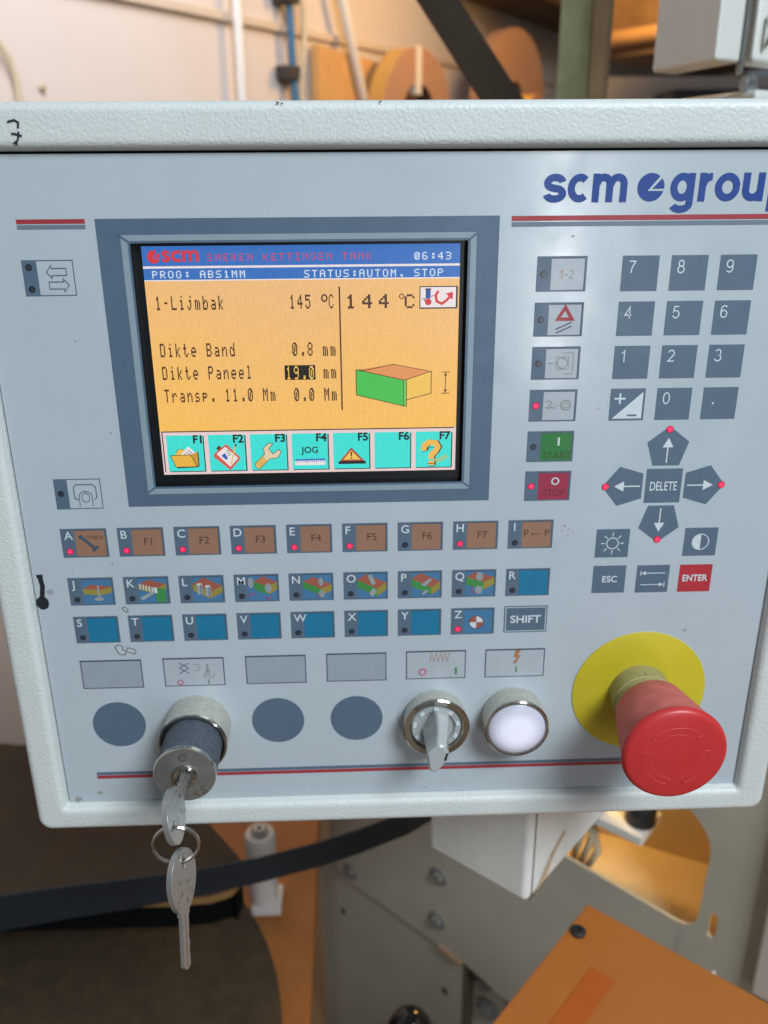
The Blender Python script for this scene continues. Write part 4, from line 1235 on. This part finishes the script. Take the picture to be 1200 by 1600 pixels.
ra = roll(CR1, .172, .080, .055, 'thick orange rimmed roll of edge band with a dark core', M_ROLL, M_ROLLE)
p = MB(rollframe(CR1)); p.box(-.016, .05, -.02,   .010, .1735, .002, M_PVC); p.build('paper_tie', ra, bevel=(.001, 1))
roll((.548, 2.85, .190), .205, .05, .05, 'flat brown roll of edge band right of the dark strut', mat('brown_roll', S(196, 148, 112), .6, var=(12, .06)), M_ROLL)
roll((.575, 2.60, .118), .068, .02, .05, 'smallest roll of edge band half hidden beside the green post', M_ROLL, M_ROLLE)

# timber shelf above the rolls
t = MB(wallframe); t.box(2.6, .50, .004, 6.6, .56, .34, M_WOODD)
sh = tag(t.build('timber_shelf', bevel=(.004, 1)), 'dark timber shelf on the wall above the rolls', 'shelf')
t = MB(wallframe); t.box(2.6, .472, .30, 6.6, .5, .335, M_WOODP); t.build('edge_batten', sh, bevel=(.003, 1))
# stack of boards behind the grey cabinet
t = MB(worldframe)
t.prism([[(.68, 2.45), (1.25, 1.6), (1.75, 2.0), (1.2, 2.9)]], .262, .29, M_WOODD)
t.prism([[(.70, 2.46), (1.27, 1.62), (1.75, 2.02), (1.22, 2.92)]], .33, .42, M_WOODD)
bs = tag(t.build('board_stack', bevel=(.002, 1)), 'dark weathered boards stacked behind the white cabinet', 'boards')
t = MB(worldframe); t.tube([(.66, 2.42, .30), (1.05, 1.95, .315)], .022, M_WOODP, 10)
tag(t.build('timber_pole'), 'pale round timber pole sticking out between the dark boards', 'pole')
t = MB(worldframe); t.box(1.02, 2.7, -.6, 1.35, 2.9, .205, mat('slate_bin', S(72, 84, 98), .6))
tag(t.build('storage_bin', bevel=(.01, 2)), 'dark slate storage bin below the stacked boards', 'bin')
t = MB(worldframe); t.box(.72, 2.98, -1.12, 1.6, 3.02, .262, M_PVC)
tag(t.build('white_sheet', bevel=(.002, 1)), 'white board standing upright behind the green post', 'board')

# strut and post
t = MB(worldframe); t.prism([[(.022, .19), (.064, .19), (.185, .0), (.30, -.2), (.255, -.2), (.142, .0)]], 0, 1, M_IRON)
t.v = []; t.f = []; t.m = []; t.sm = []
import_pts = [(-.011, .25), (.022, .25), (.252, -.05), (.209, -.05)]
t.frame = lambda a, b_, c: Wo(a, .62 + c, b_)
t.prism([import_pts], -.012, .012, M_IRON)
tag(t.build('steel_strut', bevel=(.002, 2)), 'dark iron flat strut slanting down in front of the rolls', 'strut')
t = MB(worldframe)
cu, su = math.cos(R(-24)), math.sin(R(-24))
pc = Vector((.231, .64))
def pf(a, b_, z): return Wo(pc.x + a * cu - b_ * su, pc.y + a * su + b_ * cu, z)
t.frame = pf
t.box(-.018, -.02, -1.12, .0125, .0, 1.0, M_GREENP); t.box(.0127, -.0195, -1.12, .0285, .008, 1.0, M_TANP)
tag(t.build('machine_post', bevel=(.002, 2)), 'green painted square post with a tan side behind the panel', 'post')

# white cabinet with hinge and latch, upper right
t = MB(worldframe)
cb_u = Vector((-.15, .985)).normalized(); cb_w = Vector((.80, .60)).normalized()
k0 = Vector((.262, .36))
def cf(a, b_, z):
    p = k0 + cb_u * a + cb_w * b_
    return Wo(p.x, p.y, z)
t.frame = cf
t.box(0, 0, .0655, .098, .032, .5, M_CABG)
cabn = tag(t.build('electrical_cabinet', bevel=(.003, 3)), 'pale grey electrical cabinet hanging above the panel', 'cabinet')
t = MB(cf); t.box(-.001, .0335, .058, .006, .038, .5, M_ZINC)
t.tube([cfp for cfp in ((.0, .040, .052), (.0, .056, .052))], .006, M_ZINC, 14); t.build('hinge', cabn, bevel=(.001, 2))
t = MB(cf); t.box(-.006, .043, .066, .02, .14, .5, M_PAINT2); t.build('cabinet_door', cabn, bevel=(.004, 3))
t = MB(cf)
t.tube([(-.008 - .006 * math.sin(PI * i / 12), .054, .076 + .02 * (1 - i / 12)) for i in range(13)], .0022, M_CHROME, 10); t.build('latch', cabn)
t = MB(cf); t.box(-.02, .040, .030, .1, .16, .0475, M_CABG); t.build('bracket', cabn, bevel=(.005, 4))

# arm that carries the panel
def armf(a, b_, z):
    p = Vector((.093, .05)) + MU.xy * a + MW.xy * b_
    return Wo(p.x, p.y, z)
t = MB(armf); t.box(0, 0, -.397, .070, .29, -.2885, M_PAINT2)
arm = t.build('support_arm', panel, bevel=(.004, 3))
def armpart(mb, name):
    mb.v = [v - panel.location for v in mb.v]
    return mb.build(name, arm)
arm.matrix_parent_inverse = Matrix.Identity(4)
for v in arm.data.vertices: v.co -= panel.location
t = MB(armf); t.box(-.0005, .0052, -.3965, .0005, .0060, -.2890, mat('arm_seam', S(120, 116, 110), .8)); armpart(t, 'seam')
M_FILLER = mat('bare_filler', S(196, 170, 138), .7)
t = MB(lambda a, b_, c: armf(-.0004 - c, a, b_))
t.poly([(.010, -.3945), (.026, -.3785), (.041, -.3705), (.043, -.3735), (.030, -.3815), (.022, -.3925)], 0, M_FILLER)
t.poly([(.002, -.3962), (.009, -.3962), (.006, -.3925)], 0, M_CORE); armpart(t, 'worn_patch')

# machine body: cover plate with a cut-out and slots
def fillet(pts, r, n=6):
    out = []
    k = len(pts)
    for i in range(k):
        p0, p1, p2 = Vector(pts[i - 1]), Vector(pts[i]), Vector(pts[(i + 1) % k])
        a, b_ = (p0 - p1), (p2 - p1)
        rr = min(r, a.length * .45, b_.length * .45)
        a = p1 + a.normalized() * rr; b_ = p1 + b_.normalized() * rr
        for j in range(n + 1):
            t_ = j / n
            q = a * (1 - t_) ** 2 + p1 * 2 * t_ * (1 - t_) + b_ * t_ ** 2
            out.append((q.x, q.y))
    return out
body = tag(empty('edge_machine', machframe(0, -1.12, 0)), 'grey sheet metal machine body with a lit opening under the panel', 'machine')
def mbuild(mb, name, parent=body, **kw):
    inv = body.location.copy()
    mb.v = [v - inv for v in mb.v]
    return mb.build(name, parent, **kw)
t = MB(machframe)
outer = [(.386, -.20), (.386, -.795), (.372, -.823), (.19, -.834), (.10, -.8545), (-.09, -.868), (-.109, -.868), (-.109, -.20)]
cut = fillet([(.15, -.613), (-.0555, -.6265), (-.0585, -.525), (-.030, -.498), (.15, -.498)], .02)
slot = fillet([(-.0655, -.5975), (-.0655, -.6235), (-.0725, -.6235), (-.0725, -.5975)], .0035, 3)
t.prism([outer, cut, slot], -.003, 0, M_MACH, mat('cut_edge_paint', S(214, 196, 160), .5))
mbuild(t, 'cover_plate')
t = MB(machframe); t.prism([[(.41, -.80), (.41, -1.12), (.1845, -1.12), (.1845, -.826)]], -.010, -.0045, M_MACH); mbuild(t, 'lower_cover')
t = MB(machframe); t.prism([[(.1835, -.829), (.1835, -1.12), (-.6, -1.12), (-.6, -.86)]], -.03, -.022, M_MACH); mbuild(t, 'inner_plate')
t = MB(machframe); t.prism([[(.1845, -.834), (.1845, -1.12), (.1828, -1.12), (.1828, -.834)]], -.022, -.003, mat('seal_rubber', S(78, 72, 60), .7)); mbuild(t, 'seal_strip')
t = MB(machframe); t.prism([[(.166, -.846), (.115, -.862), (.115, -.872), (.166, -.855)]], -.02, -.012, mat('copper_bar', S(150, 104, 72), .5)); mbuild(t, 'copper_bar')
t = MB(machframe); t.prism([[(.217, -.829), (.185, -.836), (.187, -.840), (.219, -.833)]], .0005, .003, mat('tan_seal', S(176, 140, 108), .6)); mbuild(t, 'gasket')
for (u, z, w, r) in ((.220, -.733, 0, .0085), (.221, -.797, 0, .0085), (.352, -.806, 0, .0075), (.170, -.872, -.02, .009), (.163, -.909, -.02, .010), (.128, -.880, -.02, .005)):
    t = MB(lambda a, b_, c: machframe(u + a, z + b_, w + c))
    t.lathe(0, 0, [(r * 1.35, 0, M_BOLT), (r * 1.35, .0015, M_BOLT), (r * .9, .0016, M_BOLT)], 20)
    t.prism([[(r * .85 * math.cos(k * PI / 3), r * .85 * math.sin(k * PI / 3)) for k in range(6)]], .0012, .006, M_BOLT)
    mbuild(t, 'bolt')
for (u, z) in ((.371, -.886), (.211, -.903)):
    t = MB(machframe); t.disc(u, z, .0042, -.004, M_DARKC, 14); mbuild(t, 'screw_hole')
# the lit space behind the opening
t = MB(machframe); t.prism([[(.30, -.003), (-.085, -.003), (-.085, -.12), (.30, -.04)]], 0, 1, M_INNER)
t.v, t.f, t.m, t.sm = [], [], [], []
def bf(u, w, z): return machframe(u, z, w)
t.frame = bf
t.add([(.30, -.0035, -.645), (-.10, -.0035, -.645), (-.10, -.125, -.645), (.30, -.02, -.645)], [(0, 1, 2, 3)], M_INNER)
mbuild(t, 'inner_floor')
t = MB(bf); t.add([(.30, -.02, -.645), (-.10, -.125, -.645), (-.10, -.125, -.40), (.30, -.02, -.40)], [(0, 1, 2, 3)], M_INNER); t.v = t.v
t.add([(.30, -.028, -.645), (-.10, -.133, -.645), (-.10, -.133, -.40), (.30, -.028, -.40)], [(0, 1, 2, 3)], M_INNER); mbuild(t, 'inner_wall')
t = MB(bf); t.box(-.112, -.13, -.645, -.102, -.004, -.40, M_INNER); mbuild(t, 'inner_wall')
t = MB(bf); t.prism([[(.16, -.008), (.004, -.008), (.004, -.052), (.16, -.03)]], -.572, -.564, M_CABG); mbuild(t, 'inner_bracket', bevel=(.001, 2))
t = MB(bf); t.tube([(.016, -.03, -.564), (.016, -.03, -.535)], .014, M_RUBBER, 18); mbuild(t, 'inner_knob')
# wires inside
wr = MB(bf)
for (u0, dz) in ((.062, 0), (.07, .01), (.055, -.012)):
    wr.tube([(u0 + .02, -.03, -.50), (u0 + .004, -.022, -.56 + dz), (u0 - .006, -.02, -.60 + dz), (u0 + .004, -.018, -.64)], .0035, M_CREAM, 8)
mbuild(wr, 'wire')
# side column and its flange
t = MB(machframe); t.box(-.70, -.648, -.10, -.1095, -.15, .012, mat('column_paint', S(196, 182, 172), .5, var=(8, .04), bump=(500, .1, .0004)))
tag(t.build('machine_column', bevel=(.003, 2)), 'pinkish grey painted column at the right of the machine body', 'column')
t = MB(machframe); t.tube([(-.085, -.662, .03), (-.10, -.668, .05), (-.14, -.672, .07), (-.22, -.69, .09)], .008, M_CREAM, 12)
cbl = tag(t.build('cable'), 'dirty cream cable held by a zip tie at the lower right', 'cable')
t = MB(machframe); t.tube([(-.083, -.655, .036), (-.084, -.645, .037), (-.083, -.628, .036), (-.085, -.622, .034)], .0016, M_PVC, 8); t.build('zip_tie', cbl)

# orange guard plate
def gf(a, b_, z):
    p = Vector((.162, .15)) - MU.xy * a - MW.xy * b_
    return Wo(p.x, p.y, z)
t = MB(gf); t.box(0, 0, -.515, .30, .24, -.5, M_GUARD)
gd = tag(t.build('orange_guard', bevel=(.0015, 2)), 'flat orange guard plate with a black screw and a strip of tape', 'guard')
t = MB(gf); t.lathe(0, 0, [(1, 0, M_RUBBER), (1, 1, M_RUBBER)]); t.v, t.f, t.m, t.sm = [], [], [], []
sc0 = (.004, .028)
t.frame = lambda a, b_, c: gf(sc0[0] + a + .0035, sc0[1] + b_, -.5 + c)
t.lathe(0, 0, [(.0052, 0, M_RUBBER), (.0054, .0022, M_RUBBER), (.004, .0032, M_RUBBER), (.0022, .0032, M_RUBBER), (.002, .0018, M_RUBBER), (.0001, .0018, M_RUBBER)], 24)
t.build('screw', gd, smooth_angle=40)
t = MB(gf); t.box(.028, .048, -.4998, .045, .26, -.4994, M_TAPE); t.build('tape_strip', gd)

# ball handle bottom centre
t = MB(worldframe)
hc = Vector((.037, .19, -.682))
n1, n2 = 28, 16
vs_, fs = [], []
for i in range(n2 + 1):
    ph = PI * i / n2
    for j in range(n1):
        th = 2 * PI * j / n1
        vs_.append((hc.x + .021 * math.sin(ph) * math.cos(th), hc.y + .021 * math.sin(ph) * math.sin(th), hc.z + .030 * math.cos(ph)))
for i in range(n2):
    for j in range(n1):
        fs.append((i * n1 + j, (i + 1) * n1 + j, (i + 1) * n1 + (j + 1) % n1, i * n1 + (j + 1) % n1))
t.add(vs_, fs, mat('black_gloss', S(22, 22, 24), .14), True)
bh = tag(t.build('ball_handle', fix=True), 'glossy black ball handle at the foot of the machine plate', 'handle')
t = MB(worldframe); t.tube([(.037, .19, -.70), (.037, .19, -1.11)], .007, M_STEEL, 14); t.build('stem', bh)

# band magazine: hardboard top, black block for the shade, lower plate
t = MB(worldframe)
slab = [(-.95, .266), (-.30, .268), (-.17, .267), (-.135, .269), (-.117, .276), (-.108, .292), (-.112, .312), (-.15, .364), (-.19, .41), (-.25, .46), (-.32, .488), (-.40, .502), (-.95, .53)]
t.prism([slab], -.608, -.60, M_BOARD, mat('pale_board_edge', S(150, 112, 66), .7))
tag(t.build('hardboard_lid', bevel=(.0015, 1)), 'brown hardboard lid of the band magazine under the black band', 'board')
def disc_obj(cx, cy, r, z0, z1, m, name, label, cat, n=96):
    t = MB(lambda a, b_, c: Wo(cx + a, cy + b_, c))
    t.lathe(0, 0, [(.0001, z0, m), (r, z0, m), (r, z1, m), (.0001, z1, m)], n)
    return tag(t.build(name, smooth_angle=35, weld=True, fix=True), label, cat)
disc_obj(-.36, .20, .288, -.712, -.70, M_OLIVEB, 'magazine_disc', 'round olive brown hardboard disc below the lid', 'disc')
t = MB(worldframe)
t.prism([[(x * .985 - .006, y + .018 if y < .3 else y - .022) for x, y in slab]], -.650, -.6082, mat('under_lid_shade_black', S(14, 14, 15), .9, spec=.1))  # near-black block added in place of the shade under the lid
tag(t.build('under_lid_shade'), 'black block standing in for the shade below the brown lid', 'edge band')
disc_obj(-.36, .20, .06, -1.12, -.7125, M_IRON, 'round_pedestal', 'dark round foot carrying the band magazine', 'stand', 40)

disc_obj(-.42, .42, .06, -.6998, -.6505, M_IRON, 'spindle', 'dark spindle between the black shade block and the round disc', 'spindle', 40)
# black band running up into the machine
t = MB(worldframe)
pts = [(-.62, .165), (-.50, .185), (-.40, .206), (-.293, .226), (-.244, .234), (-.194, .240), (-.142, .247), (-.090, .258), (-.040, .274), (-.003, .289), (.043, .312), (.08, .34), (.12, .375)]
zt = [-.550] * 13
hh = [.038, .038, .037, .036, .034, .032, .028, .026, .026, .026, .026, .026, .026]
vs_ = []
for (x, y), z, h_ in zip(pts, zt, hh):
    vs_ += [(x, y, z), (x, y, z - h_), (x + .0005, y + .0022, z - h_), (x + .0005, y + .0022, z)]
fs = []
for i in range(len(pts) - 1):
    for j in range(4):
        j2 = (j + 1) % 4
        fs.append((i * 4 + j, i * 4 + j2, (i + 1) * 4 + j2, (i + 1) * 4 + j))
t.add(vs_, fs, M_BANDB)
tag(t.build('edge_band', fix=True), 'black strip of edge band curving from the magazine up into the machine', 'edge band')

# white guide roller
rc = (-.106, .40)
t = MB(lambda a, b_, c: Wo(rc[0] + a, rc[1] + b_, c))
t.lathe(0, 0, [(.0001, -.732, M_PVC), (.0152, -.732, M_PVC), (.0158, -.65, M_PVC), (.0145, -.646, M_PVC), (.008, -.646, M_PVC)], 40)
gr = tag(t.build('guide_roller', smooth_angle=40, weld=True), 'white plastic guide roller behind the black band', 'roller')
t = MB(lambda a, b_, c: Wo(rc[0] + a, rc[1] + b_, c))
t.lathe(0, 0, [(.0095, -.6458, M_BOLT), (.0095, -.643, M_BOLT), (.006, -.643, M_BOLT), (.0055, -.640, M_PVC), (.003, -.640, M_RUBBER), (.0001, -.641, M_RUBBER)], 24); t.build('bolt', gr, smooth_angle=40)
t = MB(lambda a, b_, c: Wo(rc[0] + a, rc[1] + b_, c)); t.box(-.012, -.018, -.7415, .019, .018, -.7325, M_PVC); t.build('foot', gr, bevel=(.001, 2))
t = MB(worldframe); t.box(-.45, .16, -.76, -.051, .80, -.742, mat('orange_stained_board', S(160, 98, 42), .55, var=(22, .14), bump=(200, .2, .001)))
tag(t.build('base_board', bevel=(.002, 1)), 'orange brown base board lying under the white guide roller', 'board')

bpy.data.objects.remove(_fo)
